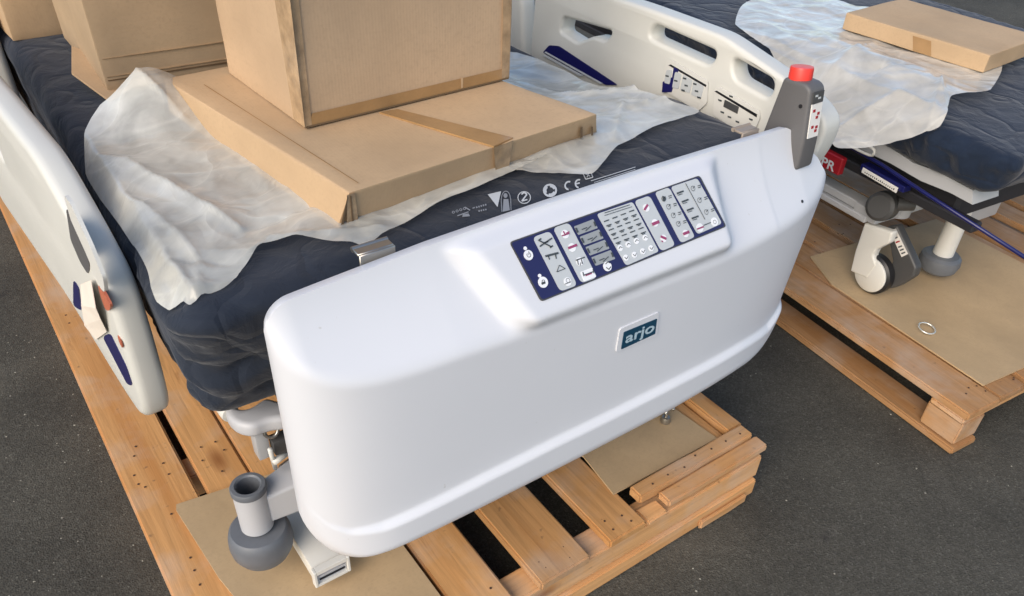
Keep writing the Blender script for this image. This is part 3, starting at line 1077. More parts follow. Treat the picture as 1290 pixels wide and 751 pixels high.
# ---- deck tube and bracket behind the left of the footboard
def zz(u, v, z): return at(u, v, z=z)
bm = bmesh.new()
add_tube(bm, smooth_path([(0.20, 2.6, 0.49), (0.205, 1.4, 0.49), zz(275, 500, 0.49), zz(291, 522, 0.49)], 5), 0.0145, 16)
obj('deck_tube', bm, M_CAPW, B1, True, auto=40)
pl_ = [zz(u, v, 0.497) for u, v in ((287, 508), (300, 519), (314, 519), (336, 504), (360, 512), (362, 532), (336, 535), (318, 543), (297, 539), (284, 526))]
curve_prism('deck_bracket', rp([(p.x, p.y) for p in pl_], 0.012), [], 0.030, 0.010, M_GREYB, B1, Matrix.Translation((0, 0, 0.492)))
p0 = zz(330, 548, 0.46)
boxo('bracket_block', (p0.x - 0.014, p0.y - 0.006, 0.41), (p0.x + 0.008, p0.y + 0.022, 0.478), M_GREY, B1, 0.004, 2, True)
p1 = zz(345, 552, 0.45)
boxo('latch_block', (p1.x - 0.006, p1.y - 0.012, 0.42), (p1.x + 0.03, p1.y + 0.012, 0.450), M_CHAR, B1, 0.003, 2, True)
bm = bmesh.new()
cc = zz(341, 541, 0.476)
add_tube(bm, [cc + Vector((0.012 * math.cos(t * math.pi / 8), 0.004 * math.sin(t * math.pi / 8) , 0.014 * math.sin(t * math.pi / 8))) for t in range(17)], 0.003, 8, False)
obj('latch_ring', bm, M_STEEL, B1, True)
bm = bmesh.new()
add_tube(bm, [zz(340, 566, 0.45), zz(347, 590, 0.38)], 0.004, 10)
add_tube(bm, [zz(344, 583, 0.41), zz(362, 570, 0.41)], 0.006, 10)
obj('release_rod', bm, M_CAPW, B1, True)
# ---- dark underframe
boxo('underframe', (0.34, 0.99, 0.30), (1.12, 2.7, 0.47), M_UNDER, B1, 0.01)
boxo('mattress_deck', (0.31, 0.95, 0.475), (1.22, 2.85, 0.515), M_UNDER, B1, 0.01)
boxo('cross_member', (0.345, 0.86, 0.30), (1.20, 0.93, 0.36), M_GREY, B1, 0.006)
for x in (0.31, 1.15):
    for y in (1.08, 2.6):
        bm = bmesh.new()
        add_lathe(bm, [(0, -0.02), (0.05, -0.02), (0.055, 0), (0.05, 0.02), (0, 0.02)], (x, y, TOP + 0.063), axis=(1, 0, 0), n=24)
        obj('castor', bm, M_CHAR, B1, True, auto=40)

# ---- side rails
def rail_frame(x):
    # local x -> world y, local y -> world z, local z -> world x
    m = Matrix(((0, 0, 1, x), (1, 0, 0, 0), (0, 1, 0, 0), (0, 0, 0, 1)))
    return m




LT = R(4.0)
LN = Vector((-math.cos(LT), -math.sin(LT), 0))     # outward, away from the bed
LD = Vector((-math.sin(LT), math.cos(LT), 0))
LP0 = Vector((0.095, 1.0, 0))
LMW = Matrix(((LD.x, 0, LN.x, LP0.x - LN.x * 0.0225 - LD.x), (LD.y, 0, LN.y, LP0.y - LN.y * 0.0225 - LD.y), (0, 1, 0, 0), (0, 0, 0, 1)))
lout = rp([(1.255, 0.872), (1.13, 0.812), (1.052, 0.765), (1.052, 0.66), (1.068, 0.530), (1.10, 0.468), (1.2, 0.468), (1.45, 0.51), (1.95, 0.50), (2.0, 0.84), (1.9, 0.880)], 0.05)
def lpl(u, v, off=0.0):
    d = Vector(M.T @ np.array([(u - CX) / F, (v - CY) / F, 1.0]))
    o = Vector((0, 0, CAMH))
    return o + d * ((LP0 + LN * off - o).dot(LN) / d.dot(LN))
def lloc(u, v):
    q = lpl(u, v)
    return ((q - LP0).dot(LD) + 1.0, q.z)
lh2 = rp([(1.62, 0.72), (1.86, 0.73), (1.86, 0.81), (1.63, 0.81)], 0.03)
RL = curve_prism('side_rail', lout, [lh2], 0.045, 0.014, M_RAIL, B1, LMW)
def rail_dec(name, pxs, h, mat, parent, rad=0.0):
    pxs = [(q.x, q.y) for q in round_poly(pxs, 5, 4)]
    bm = bmesh.new()
    a = [bm.verts.new(lpl(u, v) - LN * 0.001) for u, v in pxs]
    b = [bm.verts.new(p.co + LN * (h + 0.001)) for p in a]
    bm.faces.new(b)
    N = len(pxs)
    for k in range(N): bm.faces.new((a[k], a[(k + 1) % N], b[(k + 1) % N], b[k]))
    return obj(name, bm, mat, parent)
rail_dec('navy_stripe', [(130, 424), (139, 419), (160, 462), (168, 486), (161, 484)], 0.0012, M_DECAL, RL)
rail_dec('navy_stripe', [(93, 352), (100, 362), (104, 392), (93, 385)], 0.0012, M_DECAL, RL)
rail_dec('orange_lever', [(125, 357), (133, 368), (142, 385), (140, 391), (135, 390), (129, 373)], 0.0025, M_ORANGE, RL)
rail_dec('grip_recess', [(84, 262), (92, 268), (108, 306), (114, 336), (112, 346), (102, 330), (90, 302)], 0.0012, M_DGREY, RL)
rail_dec('grip_bar', [(84, 244), (93, 256), (118, 310), (134, 350), (136, 368), (130, 362), (112, 318), (93, 276)], 0.004, M_CAPW, RL)
rail_dec('orange_mark', [(148, 420), (153, 430), (156, 440), (151, 432)], 0.001, M_ORANGE, RL)
bm = bmesh.new()
tl_ = [bm.verts.new(lpl(u, v, xx)) for u, v, xx in ((102, 358, .004), (103, 385, .011), (107, 410, .008), (121, 428, .003))]
tr_ = [bm.verts.new(lpl(u, v, xx)) for u, v, xx in ((115, 353, .006), (121, 388, .013), (127, 402, .009), (135, 418, .003))]
for k in range(3): bm.faces.new((tl_[k], tl_[k + 1], tr_[k + 1], tr_[k]))
r_ = bmesh.ops.extrude_face_region(bm, geom=bm.faces[:])
bmesh.ops.translate(bm, verts=[v for v in r_['geom'] if isinstance(v, bmesh.types.BMVert)], vec=LN * 0.0008)
obj('paper_tag', bm, M_PAPERW, RL)

# right rail with hand holes and nurse controls, seen from inside
RX0, RX1 = 1.290, 1.345
def yz(u, v, x=1.29):
    q = at(u, v, x=x)
    return (q.y, q.z)
def rou(u, v): return yz(u, v, 1.34)
def riz(u, v): return yz(u, v, RX0)
rout = rp([rou(1063, 148), rou(1052, 180), rou(1022, 222), (0.88, 0.62), (1.05, 0.56), (1.60, 0.56), (1.66, 0.60), (1.70, 0.70), (1.69, 0.87), (1.58, 0.905), (1.3, 0.915), rou(930, 41), rou(1000, 88), rou(1042, 120)], 0.025)
h1 = rp([riz(921, 72), riz(975, 102), riz(968, 126), riz(922, 100)], 0.02)
h2 = rp([riz(822, 30), riz(903, 66), riz(893, 84), riz(815, 48)], 0.02)
h3 = rp([riz(708, 22), riz(770, 40), riz(762, 52), riz(746, 46), riz(726, 54), riz(704, 40)], 0.012)
RR = curve_prism('side_rail', rout, [h1, h2, h3], 0.050, 0.009, M_RAIL, B1, rail_frame((RX0 + RX1) / 2))
def rr_dec(name, pxs, h, mat, x=RX0, rad=0.0, base=0.001):
    L = [yz(u, v, x) for u, v in pxs]
    if rad: L = [(q.x, q.y) for q in round_poly(L, rad, 4)]
    bm = bmesh.new()
    a = [bm.verts.new((x + base, yy, z)) for yy, z in L]
    b = [bm.verts.new((x - h, yy, z)) for yy, z in L]
    bm.faces.new(b)
    N = len(L)
    for k in range(N): bm.faces.new((a[k], a[(k + 1) % N], b[(k + 1) % N], b[k]))
    return obj(name, bm, mat, RR)
RX0 += 0.0022
rr_dec('navy_decal', [(684, 66), (692, 57), (704, 58), (778, 107), (764, 107), (730, 92)], 0.001, M_DECAL, rad=0.006)
rr_dec('decal_line', [(686, 66), (688, 65), (760, 105), (757, 106)], 0.0016, M_PRINT)
rr_dec('decal_line', [(684, 70), (686, 69), (735, 95), (731, 96)], 0.0016, M_PRINT)
rr_dec('control_surround', [(834, 112), (840, 76), (846, 75), (892, 102), (891, 130), (880, 140)], 0.002, M_CAPW, rad=0.006)
rr_dec('control_surround', [(899, 145), (901, 111), (906, 109), (957, 140), (958, 148), (947, 175)], 0.002, M_CAPW, rad=0.006)
rr_dec('panel_slot', [(843, 82), (846, 81), (891, 107), (890, 109.5)], 0.0026, M_BLACK)
rr_dec('panel_slot', [(901, 115), (904, 114), (955, 144), (954, 147.5)], 0.0026, M_BLACK)
rr_dec('navy_patch', [(836, 103), (848, 97), (850, 84), (856, 88), (847, 116), (835, 116)], 0.0030, M_DECAL)
rr_dec('key', [(841, 88), (848, 88), (845, 106), (838, 104)], 0.0036, M_PAD, rad=0.004)
rr_dec('key', [(852, 90), (860, 93), (856, 112), (848, 110)], 0.0036, M_PAD, rad=0.004)
rr_dec('key', [(862, 94), (874, 101), (870, 117), (858, 113)], 0.0034, M_PAD, rad=0.003)
rr_dec('key', [(875, 101), (888, 109), (884, 124), (872, 119)], 0.0034, M_PAD, rad=0.003)
rr_dec('display', [(914.5, 125.5), (932, 134.5), (930, 143), (912.5, 134)], 0.0034, M_CHAR)
for (u, v) in ((864, 98), (866, 107), (877, 105), (879, 114), (853, 101), (842, 95), (862, 113), (882, 122)):
    rr_dec('key_mark', [(u - 2, v - 1), (u + 2, v), (u + 2, v + 2), (u - 2, v + 1)], 0.0042, M_INK)
for (u, v) in ((911, 141), (920, 147), (930, 153), (947, 150), (922, 121), (908, 126)):
    rr_dec('key_mark', [(u - 2.2, v - 1.5), (u + 2.2, v), (u + 2, v + 2), (u - 2, v + .5)], 0.0030, M_INK)
RX0 -= 0.0022
# second rail further up the bed
rout2 = rp([(1.72, 0.62), (1.78, 0.56), (2.5, 0.56), (2.55, 0.85), (2.3, 0.91), (1.85, 0.90), (1.75, 0.84)], 0.04)
curve_prism('head_side_rail', rout2, [rp([(1.85, 0.80), (2.2, 0.82), (2.2, 0.86), (1.87, 0.86)], 0.02)], 0.048, 0.014, M_RAIL, B1, rail_frame(1.32))
lout2 = rp([(2.08, 0.50), (2.9, 0.50), (2.9, 0.86), (2.1, 0.87)], 0.05)
curve_prism('head_side_rail', lout2, [], 0.048, 0.016, M_RAIL, B1, rail_frame(0.122))

# ---- switch box with red button at the right foot corner
sx0 = 1.185
def sb(u, v, x=sx0):
    q = at(u, v, x=x); return (q.y, q.z)
so = rp([sb(987, 97), sb(958, 172), sb(950, 215), sb(1004, 215), sb(1012, 180), sb(1021, 114), sb(1015, 106)], 0.008)
SB = curve_prism('switch_box', so, [], 0.042, 0.006, M_DGREY, B1, rail_frame(sx0 + 0.021))
q = sb(1016, 130)
yl = min(y for y, z in so)
zl = [sb(1020, 118)[1], sb(1014, 178)[1]]
lx0, lx1 = sx0 + 0.008, sx0 + 0.036
q0, q1 = sb(1021, 118), sb(1012.6, 176)
def lab_pt(s, t):   # s across x, t down
    yy = q0[0] + (q1[0] - q0[0]) * t - 0.0003
    z = q0[1] + (q1[1] - q0[1]) * t
    return Vector((lx0 + (lx1 - lx0) * s, yy, z))
def lab_quad(name, s0, s1, t0, t1, off, mat):
    bm = bmesh.new()
    c = [lab_pt(s0, t0), lab_pt(s1, t0), lab_pt(s1, t1), lab_pt(s0, t1)]
    b = [bm.verts.new(p + Vector((0, -off, 0))) for p in c]
    a = [bm.verts.new(p + Vector((0, 0.001, 0))) for p in c]
    bm.faces.new(b)
    for k in range(4): bm.faces.new((a[k], a[(k + 1) % 4], b[(k + 1) % 4], b[k]))
    return obj(name, bm, mat, SB)
lab_quad('label_strip', 0.0, 1.0, 0.26, 1.0, 0.0012, M_PAPER)
lab_quad('label_head', 0.0, 1.0, 0.0, 0.24, 0.0012, M_CHAR)
for s, t in ((0.25, 0.40), (0.7, 0.48), (0.6, 0.56), (0.3, 0.76), (0.65, 0.86), (0.7, 0.78)):
    lab_quad('label_mark', s - 0.1, s + 0.12, t - 0.03, t + 0.03, 0.0018, M_DRED)
for s, t in ((0.3, 0.08), (0.6, 0.14)):
    lab_quad('label_mark', s - 0.12, s + 0.12, t - 0.02, t + 0.02, 0.0018, M_PAD)
kc = at(1007, 104, x=sx0 + 0.021)
bm = bmesh.new()
add_lathe(bm, [(0.0170, -0.002), (0.0180, 0.004), (0.0200, 0.006), (0.0200, 0.023), (0.0190, 0.0265), (0.015, 0.027), (0, 0.0275)], kc, axis=(0.05, 0.12, 1), n=32)
obj('red_button', bm, M_RED, SB, True, auto=35)
hc = at(1008.5, 134, x=sx0 - 0.0005)
bm = bmesh.new()
add_lathe(bm, [(0.0, 0.001), (0.0034, 0.001), (0.0036, -0.001)], hc, axis=(-1, 0, 0), n=14)
obj('hole', bm, M_BLACK, SB)

# ------------------------------------------------------------------ mattress 1 (closed soft slab)
def mattress(name, x0, x1, y0, y1, z0, z1, taper_x, taper_y, mat, label, base, wr=None, res=0.008, rad=0.035, yaw=0, sag=None, group=None):
    """dense shell with rounded edges, slanted sides, then wrinkles pushed along the normals"""
    bm = bmesh.new()
    def line(a, b, n, dens=1.0): return list(np.linspace(a, b, n + 1))
    nx = int((x1 - x0) / res)
    ys = list(np.arange(y0, min(y1, y0 + 1.0), res)) + list(np.arange(min(y1, y0 + 1.0), y1 + 0.001, 0.06))
    nzn = int((z1 - z0) / res)
    xs_ = list(np.linspace(x0, x1, nx + 1))
    zs_ = list(np.linspace(z0, z1, nzn + 1))
    P = {}
    def V(i, j, k):
        key = (i, j, k)
        if key not in P: P[key] = bm.verts.new((xs_[i], ys[j], zs_[k]))
        return P[key]
    I, J, K = len(xs_) - 1, len(ys) - 1, len(zs_) - 1
    for i in range(I):
        for j in range(J):
            bm.faces.new((V(i, j, K), V(i + 1, j, K), V(i + 1, j + 1, K), V(i, j + 1, K)))
            bm.faces.new((V(i, j, 0), V(i, j + 1, 0), V(i + 1, j + 1, 0), V(i + 1, j, 0)))
    for i in range(I):
        for k in range(K):
            bm.faces.new((V(i, 0, k), V(i + 1, 0, k), V(i + 1, 0, k + 1), V(i, 0, k + 1)))
            bm.faces.new((V(i, J, k), V(i, J, k + 1), V(i + 1, J, k + 1), V(i + 1, J, k)))
    for j in range(J):
        for k in range(K):
            bm.faces.new((V(0, j, k), V(0, j, k + 1), V(0, j + 1, k + 1), V(0, j + 1, k)))
            bm.faces.new((V(I, j, k), V(I, j + 1, k), V(I, j + 1, k + 1), V(I, j, k + 1)))
    bmesh.ops.recalc_face_normals(bm, faces=bm.faces)
    inner0 = Vector((x0 + rad, y0 + rad, z0 + rad))
    inner1 = Vector((x1 - rad, y1 - rad, z1 - rad))
    for v in bm.verts:
        c = Vector([min(max(v.co[a], inner0[a]), inner1[a]) for a in range(3)])
        d = v.co - c
        if d.length > 1e-6: v.co = c + d.normalized() * min(d.length, rad) if d.length > rad else v.co
        t = (z1 - v.co.z) / (z1 - z0)
        xm = (x0 + x1) / 2
        v.co.x += (taper_x if v.co.x < xm else -taper_x) * t * (abs(v.co.x - xm) / ((x1 - x0) / 2))
        v.co.y += taper_y * t * (1 - (v.co.y - y0) / (y1 - y0))
        if sag: v.co.z -= sag(v.co.x, v.co.y) * (1 - t)
    bm.normal_update()
    if wr:
        disp = [wr(v.co, v.normal) for v in bm.verts]
        for v, d in zip(bm.verts, disp): v.co += v.normal * d
    o = obj(name, bm, mat, None, True, base=Vector(base))
    tag(o, label, 'mattress', group)
    o.rotation_euler = (0, 0, R(yaw))
    return o


def ridged(p, s, oct=4):
    return noise.ridged_multi_fractal(p * s, 0.9, 2.1, oct, 1.0, 2.0)


def crease(q, s):
    d, _ = noise.voronoi(q * s)
    return 0.9 - 2.2 * (d[1] - d[0])


def wr1(p, n):
    side = max(0.0, 1 - abs(n.z))
    front = math.exp(-max(0, p.y - 0.98) / 0.35)
    q = Vector((p.x * 1.0, p.y * 1.3 + p.z * 0.9, p.z * 1.5 - p.y * 0.7))
    a = noise.noise(q * 5.0) * 0.020 + noise.noise(q * 11.0) * 0.009
    rd = (ridged(q + Vector((0.3, 0.1, 0)), 5.0, 3) - 0.9) * 0.014
    soft = noise.noise(Vector((p.x * 2.0, p.y * 2.0, 3.3))) * 0.006
    q = Vector((p.x, 0.75 * (p.y * 0.7 + p.z * 0.7), 1.5 * (p.z * 0.7 - p.y * 0.7)))
    w_ = q + Vector((noise.noise(q * 4), noise.noise(q * 4 + Vector((9, 2, 4))), noise.noise(q * 4 + Vector((1, 7, 3))))) * 0.06
    cr = 0.012 * crease(w_, 7) + 0.006 * crease(w_ + Vector((2, 5, 1)), 15) + 0.002 * crease(w_, 34)
    d_ = (p.y * 0.62 - p.z * 0.78) * 19 + 6.0 * noise.noise(p * 4.5)
    pleat = (1 - abs(math.sin(d_))) ** 1.6 * 0.026 * (0.4 + 0.9 * abs(noise.noise(p * 6.0 + Vector((4, 4, 4)))) * 2)
    tot = max(-0.03, min(0.020, a * 0.5 + cr * 1.5 + pleat))
    return tot * side * (0.3 + 0.7 * front) + soft + 0.10 * cr


def sag1(x, y):
    return 0.055 * float(sstep(1.08, 1.36, np.float64(y)) * sstep(0.85, 1.12, np.float64(x)))


MT = mattress('mattress', 0.152, 1.225, 0.868, 2.85, 0.548, 0.800, 0.022, 0.09, M_NAVY,
              'navy covered mattress printed with white symbols behind the white footboard', (0.72, 1.8, 0.52), wr1, sag=sag1, group='navy mattresses')
bpy.context.view_layer.update()
from mathutils.bvhtree import BVHTree
def bvh_of(o):
    b = bmesh.new()
    b.from_mesh(o.data)
    bmesh.ops.transform(b, matrix=o.matrix_basis, verts=b.verts)
    t = BVHTree.FromBMesh(b)
    b.free()
    return t
TM1 = bvh_of(MT)


def hit(tree, x, y, default=None):
    h = tree.ray_cast(Vector((x, y, 3.0)), Vector((0, 0, -1)))
    return h[0].z if h[0] is not None else default


def ray_hit(tree, u, v):
    d = Vector(M.T @ np.array([(u - CX) / F, (v - CY) / F, 1.0])).normalized()
    h = tree.ray_cast(Vector((0, 0, CAMH)), d)
    return h[0]


# ---- symbols printed on the mattress cover
class Print:
    def __init__(s): s.bm = bmesh.new()

    def poly(s, pts):
        vs = []
        for u, v in pts:
            h = ray_hit(TM1, u, v)
            if h is None: return
            vs.append(s.bm.verts.new(h + Vector((0, -0.0006, 0.0018))))
        s.bm.faces.new(vs)

    def line(s, a, b, wd=1.0):
        a, b = Vector(a), Vector(b)
        n = (b - a).normalized()
        n = Vector((-n.y, n.x)) * wd / 2
        s.poly([a + n, a - n, b - n, b + n])

    def ring(s, c, rx, ry, wd, n=16, a0=0, a1=1):
        for k in range(n):
            t0, t1 = 2 * math.pi * (a0 + (a1 - a0) * k / n), 2 * math.pi * (a0 + (a1 - a0) * (k + 1) / n)
            s.poly([(c[0] + (rx - w_) * math.cos(t), c[1] + (ry - w_) * math.sin(t)) for w_, t in ((0, t0), (0, t1), (wd, t1), (wd, t0))])

    def disc(s, c, rx, ry, n=16):
        s.poly([(c[0] + rx * math.cos(2 * math.pi * k / n), c[1] + ry * math.sin(2 * math.pi * k / n)) for k in range(n)])


pr = Print()
pr.poly([(614, 246), (631, 242), (626.5, 262)])                      # triangle
pr.ring((660, 250), 8.5, 8, 1.1)                                     # circled 2
for a, b in (((656.5, 246), (660, 243.5)), ((660, 243.5), (663.5, 246)), ((663.5, 246), (657, 254.5)), ((657, 254.5), (664, 252.5))): pr.line(a, b, 1.8)
pr.ring((692.5, 241), 9, 8.5, 2.6)
pr.ring((692.5, 241), 6.8, 6.4, 2.4, a0=.05, a1=.30)
pr.ring((692.5, 241), 6.8, 6.4, 2.4, a0=.40, a1=.65)
pr.ring((692.5, 241), 6.8, 6.4, 2.4, a0=.75, a1=.95)
pr.ring((716.5, 235), 6, 6, 2.0, a0=.27, a1=.80)                     # C
pr.ring((729, 232.5), 5.5, 6, 2.0, a0=.27, a1=.80)                   # E
pr.line((725, 233), (730, 231.5), 1.8)
for a, b in (((733.5, 218.5), (743, 215.8)), ((743, 215.8), (746.5, 224.5)), ((746.5, 224.5), (737.5, 227)), ((737.5, 227), (733.5, 218.5)), ((737, 220), (743, 223)), ((742, 218), (739, 224.5))): pr.line(a, b, 1.2)
pr.line((744, 229), (800, 211.5), 0.8)
pr.line((748, 231), (800, 214.5), 0.6)
obj('cover_symbols', pr.bm, M_PRINT, MT)['kind'] = 'stuff'
pg = Print()
for x_ in range(4):
    pg.ring((571 + 4.6 * x_, 268.5 - 1.5 * x_), 2.0, 1.8, 0.9, 8)
pg.line((576, 273), (590, 268), 1.3)
pg.line((585, 262), (592, 266), 1.6)
pg.poly([(583, 271), (590, 270), (592, 273.5), (582, 274.5)])
pg.line((595, 263.5), (598, 262.6), 1.4)
for x_ in range(5): pg.line((599.5 + 2.8 * x_, 262.6 - 0.8 * x_), (601.2 + 2.8 * x_, 262.0 - 0.8 * x_), 2.2)
for x_ in range(4): pg.line((602.5 + 2.8 * x_, 267.2 - 0.6 * x_), (604.2 + 2.8 * x_, 266.7 - 0.6 * x_), 2.0)
pg.ring((637, 251), 6.0, 9.5, 1.0, a0=.5, a1=1.0)
pg.line((643, 251), (643.5, 266), 1.0)
pg.line((631, 251), (632, 268), 1.0)
pg.disc((636.5, 247.5), 2.6, 3.0)
pg.poly([(634, 252), (640, 252), (642, 266), (633, 268)])
obj('cover_symbols', pg.bm, M_PRINTD, MT)['kind'] = 'stuff'


# ------------------------------------------------------------------ cardboard boxes
def hexa_box(name, c8, mat, label, group=None, bev=0.003):
    base = (c8[0] + c8[1] + c8[2] + c8[3]) / 4
    root = thing(name, base, label, 'box', group)
    bm = bmesh.new()
    add_hexa(bm, c8, bev, 2)
    big = [e for e in bm.edges if e.calc_length() > 0.03]
    bmesh.ops.subdivide_edges(bm, edges=big, cuts=22, use_grid_fill=True)
    bm.normal_update()
    mv = [(v, v.normal * (noise.noise(v.co * 7) * 0.0016 + noise.noise(v.co * 22) * 0.0006)) for v in bm.verts]
    for v, d in mv: v.co += d
    obj('carton', bm, mat, root, True, auto=50)
    return root


def strip(root, name, a, b, wd_dir, wd, nrm, mat, off=0.0008, jag=0.0, n=14):
    """a tape strip on a face: from a to b, its width along wd_dir"""
    a, b, wd_dir, nrm = Vector(a), Vector(b), Vector(wd_dir).normalized(), Vector(nrm).normalized()
    bm = bmesh.new()
    rows = []
    for k in range(n + 1):
        t = k / n
        p = a.lerp(b, t) + nrm * (off + random.uniform(0, jag) * 0.3)
        j0, j1 = random.uniform(-jag, jag), random.uniform(-jag, jag)
        rows.append((bm.verts.new(p + wd_dir * j0), bm.verts.new(p + wd_dir * (wd + j1))))
    for p, q in zip(rows, rows[1:]):
        bm.faces.new((p[0], p[1], q[1], q[0]))
    bmesh.ops.solidify(bm, geom=bm.faces[:], thickness=0.0004)
    return obj(name, bm, mat, root)


Z0, Z1 = 0.806, 0.866
fl_b, fr_b = at(425, 288, z=Z0), at(752, 172, z=Z0)
fl_t, fr_t = at(440, 243, z=Z1), at(752, 144, z=Z1)
bl_t, br_t = at(206, 99, z=Z1), at(640, 104, z=Z1)
# extend the right rear corner behind the large box
u_ = (br_t - fr_t)
br_t = fr_t + u_.normalized() * (bl_t - fl_t).length
bl_b = at(200, 122, z=Z0)
br_b = Vector((br_t.x, br_t.y, Z0))
bl_b = Vector((bl_t.x - 0.004, bl_t.y, Z0))
FBX = hexa_box('flat_cardboard_box', [fl_b, fr_b, br_b, bl_b, fl_t, fr_t, br_t, bl_t], M_CARD, 'wide flat cardboard box lying on the mattress under the large box')
ef = (fr_t - fl_t).normalized()
nf = Vector((ef.y, -ef.x, 0))
el_ = (bl_t - fl_t).normalized()
# diagonal tape over the top and down the front
ta, tb = at(478, 143, z=Z1), at(622, 186, z=Z1)
tc, td = at(500, 139, z=Z1), at(646, 175, z=Z1)
bm = bmesh.new()
add_hexa(bm, [q + Vector((0, 0, -0.0005)) for q in (ta, tb, td, tc)] + [q + Vector((0, 0, 0.0024)) for q in (ta, tb, td, tc)])
obj('tape', bm, M_TAPE, FBX)
def on_face(p0, nn, u, v, off=0.0):
    d = Vector(M.T @ np.array([(u - CX) / F, (v - CY) / F, 1.0]))
    o = Vector((0, 0, CAMH))
    t = (Vector(p0) + nn * off - o).dot(nn) / d.dot(nn)
    return o + d * t
nface = (fr_t - fl_t).cross(fl_b - fl_t).normalized()
if nface.y > 0: nface = -nface
def face_quad(root, name, p0, nn, pxs, mat, off=0.001):
    bm = bmesh.new()
    a = [bm.verts.new(on_face(p0, nn, u, v, off + 0.0012)) for u, v in pxs]
    b = [bm.verts.new(on_face(p0, nn, u, v, -0.003)) for u, v in pxs]
    bm.faces.new(a)
    N = len(pxs)
    for k in range(N): bm.faces.new((a[k], a[(k + 1) % N], b[(k + 1) % N], b[k]))
    return obj(name, bm, mat, root)
face_quad(FBX, 'tape', fl_t, nface, [(622, 186.5), (646, 177), (641, 213), (625, 219)], M_TAPE2, 0.0012)
# crushed corner seam: thin dark slits on the corner
nleft = (bl_t - fl_t).cross(fl_b - fl_t).normalized()
if nleft.x > 0: nleft = -nleft
face_quad(FBX, 'corner_flap', fl_t, nface, [(437, 246), (447, 243), (452, 284), (437, 288)], M_TAPE2, 0.003)
face_quad(FBX, 'seam', fl_t, nface, [(441, 247), (442.5, 246.5), (446.5, 284), (444, 285)], M_DARKBRN, 0.0038)
face_quad(FBX, 'seam', fl_t, nface, [(437.5, 248), (438.5, 248), (432, 287), (428.5, 288)], M_DARKBRN, 0.0038)
face_quad(FBX, 'handle_slot', fl_t, nface, [(731, 161), (734, 160), (734, 173), (731, 174)], M_DARKBRN, 0.0008)
face_quad(FBX, 'handle_slot', fl_t, nface, [(745, 160), (747, 159.5), (747, 170), (745, 171)], M_DARKBRN, 0.0008)
# flap line along the left of the top
fa, fb_ = at(258, 108, z=Z1), at(452, 232, z=Z1)
bm = bmesh.new()
dv = (fb_ - fa).normalized()
pv = Vector((-dv.y, dv.x, 0))
bm.faces.new([bm.verts.new(q + Vector((0, 0, 0.0022))) for q in (fa, fb_, fb_ + pv * -0.0016, fa + pv * -0.0016)])
obj('flap_line', bm, M_TAPE, FBX)

# large box standing on it
zb0 = Z1 + 0.0015
a_, b_, c_ = at(384, 162, z=zb0), at(642, 99, z=zb0), at(288, 92, z=zb0)
d_ = b_ + (c_ - a_)
HB = 0.36
def upw(p, du=0.0): return Vector((p.x, p.y, zb0 + HB))
BIG = hexa_box('large_cardboard_box', [a_, b_, d_, c_, upw(a_), upw(b_), upw(d_), upw(c_)], cardboard('cardboard_big', (0.48, 0.34, 0.215), 0, 0.06), 'large taped cardboard box standing on top of the flat box')
nfb = (b_ - a_).normalized(); nfb = Vector((nfb.y, -nfb.x, 0))
nlb = (c_ - a_).normalized(); nlb = Vector((-nlb.y, nlb.x, 0))
if nlb.x > 0: nlb = -nlb
face_quad(BIG, 'tape', a_, nfb, [(389.5, 158.5), (641, 97.5), (640, 85), (393, 143)], M_TAPE, 0.0012)
face_quad(BIG, 'tape', a_, nfb, [(384.2, 161), (393, 158), (368, -80), (356, -80)], M_TAPE2, 0.0016)
face_quad(BIG, 'tape', a_, nlb, [(384.2, 161), (370, 150), (333, -80), (356, -80)], M_TAPE2, 0.0016)
face_quad(BIG, 'tape', a_, nfb, [(632, 99), (641.5, 97), (646, -80), (635, -80)], M_TAPE2, 0.0017)
face_quad(BIG, 'worn_patch', a_, nfb, [(580.5, 98), (583.5, 97.5), (583, 111), (581, 111.5)], M_CARD, 0.0020)
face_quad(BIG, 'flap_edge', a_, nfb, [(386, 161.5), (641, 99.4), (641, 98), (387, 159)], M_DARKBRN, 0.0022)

# second box, behind to the left
z2 = 0.812
q0, q1 = at(143, 124, z=z2), at(286, 97, z=z2)
y2 = (q0.y + q1.y) / 2
X20, X21 = q0.x, q0.x + 0.52
Bk = hexa_box('cardboard_box', [Vector(p) for p in ((X20, y2 + 0.03, z2), (X21, y2 + 0.01, z2), (X21, y2 + 0.36, z2), (X20, y2 + 0.38, z2), (X20 - 0.012, y2 - 0.012, z2 + 0.40), (X21, y2 - 0.01, z2 + 0.40), (X21, y2 + 0.36, z2 + 0.40), (X20 - 0.012, y2 + 0.38, z2 + 0.40))],
              cardboard('cardboard_back', (0.42, 0.305, 0.19), 2, 0.06, 0.15), 'plain cardboard box behind the large box at the head of the mattress')
for zz_, th_ in ((z2 + 0.021, 0.002), (z2 + 0.028, 0.0012), (z2 + 0.062, 0.001)):
    bm = bmesh.new()
    yy = y2 + 0.03 - 0.042 * (zz_ - z2) / 0.40
    add_hexa(bm, [(X20 + .004, yy - .0018, zz_), (X21 - .004, yy - .0225, zz_ + .002), (X21 - .004, yy + .004, zz_ + .002), (X20 + .004, yy + .004, zz_),
                  (X20 + .004, yy - .0022, zz_ + th_), (X21 - .004, yy - .0228, zz_ + th_ + .002), (X21 - .004, yy + .004, zz_ + th_ + .002), (X20 + .004, yy + .004, zz_ + th_)])
    obj('flap_fold', bm, M_DARKBRN if zz_ < z2 + 0.025 else M_TAPE2, Bk)
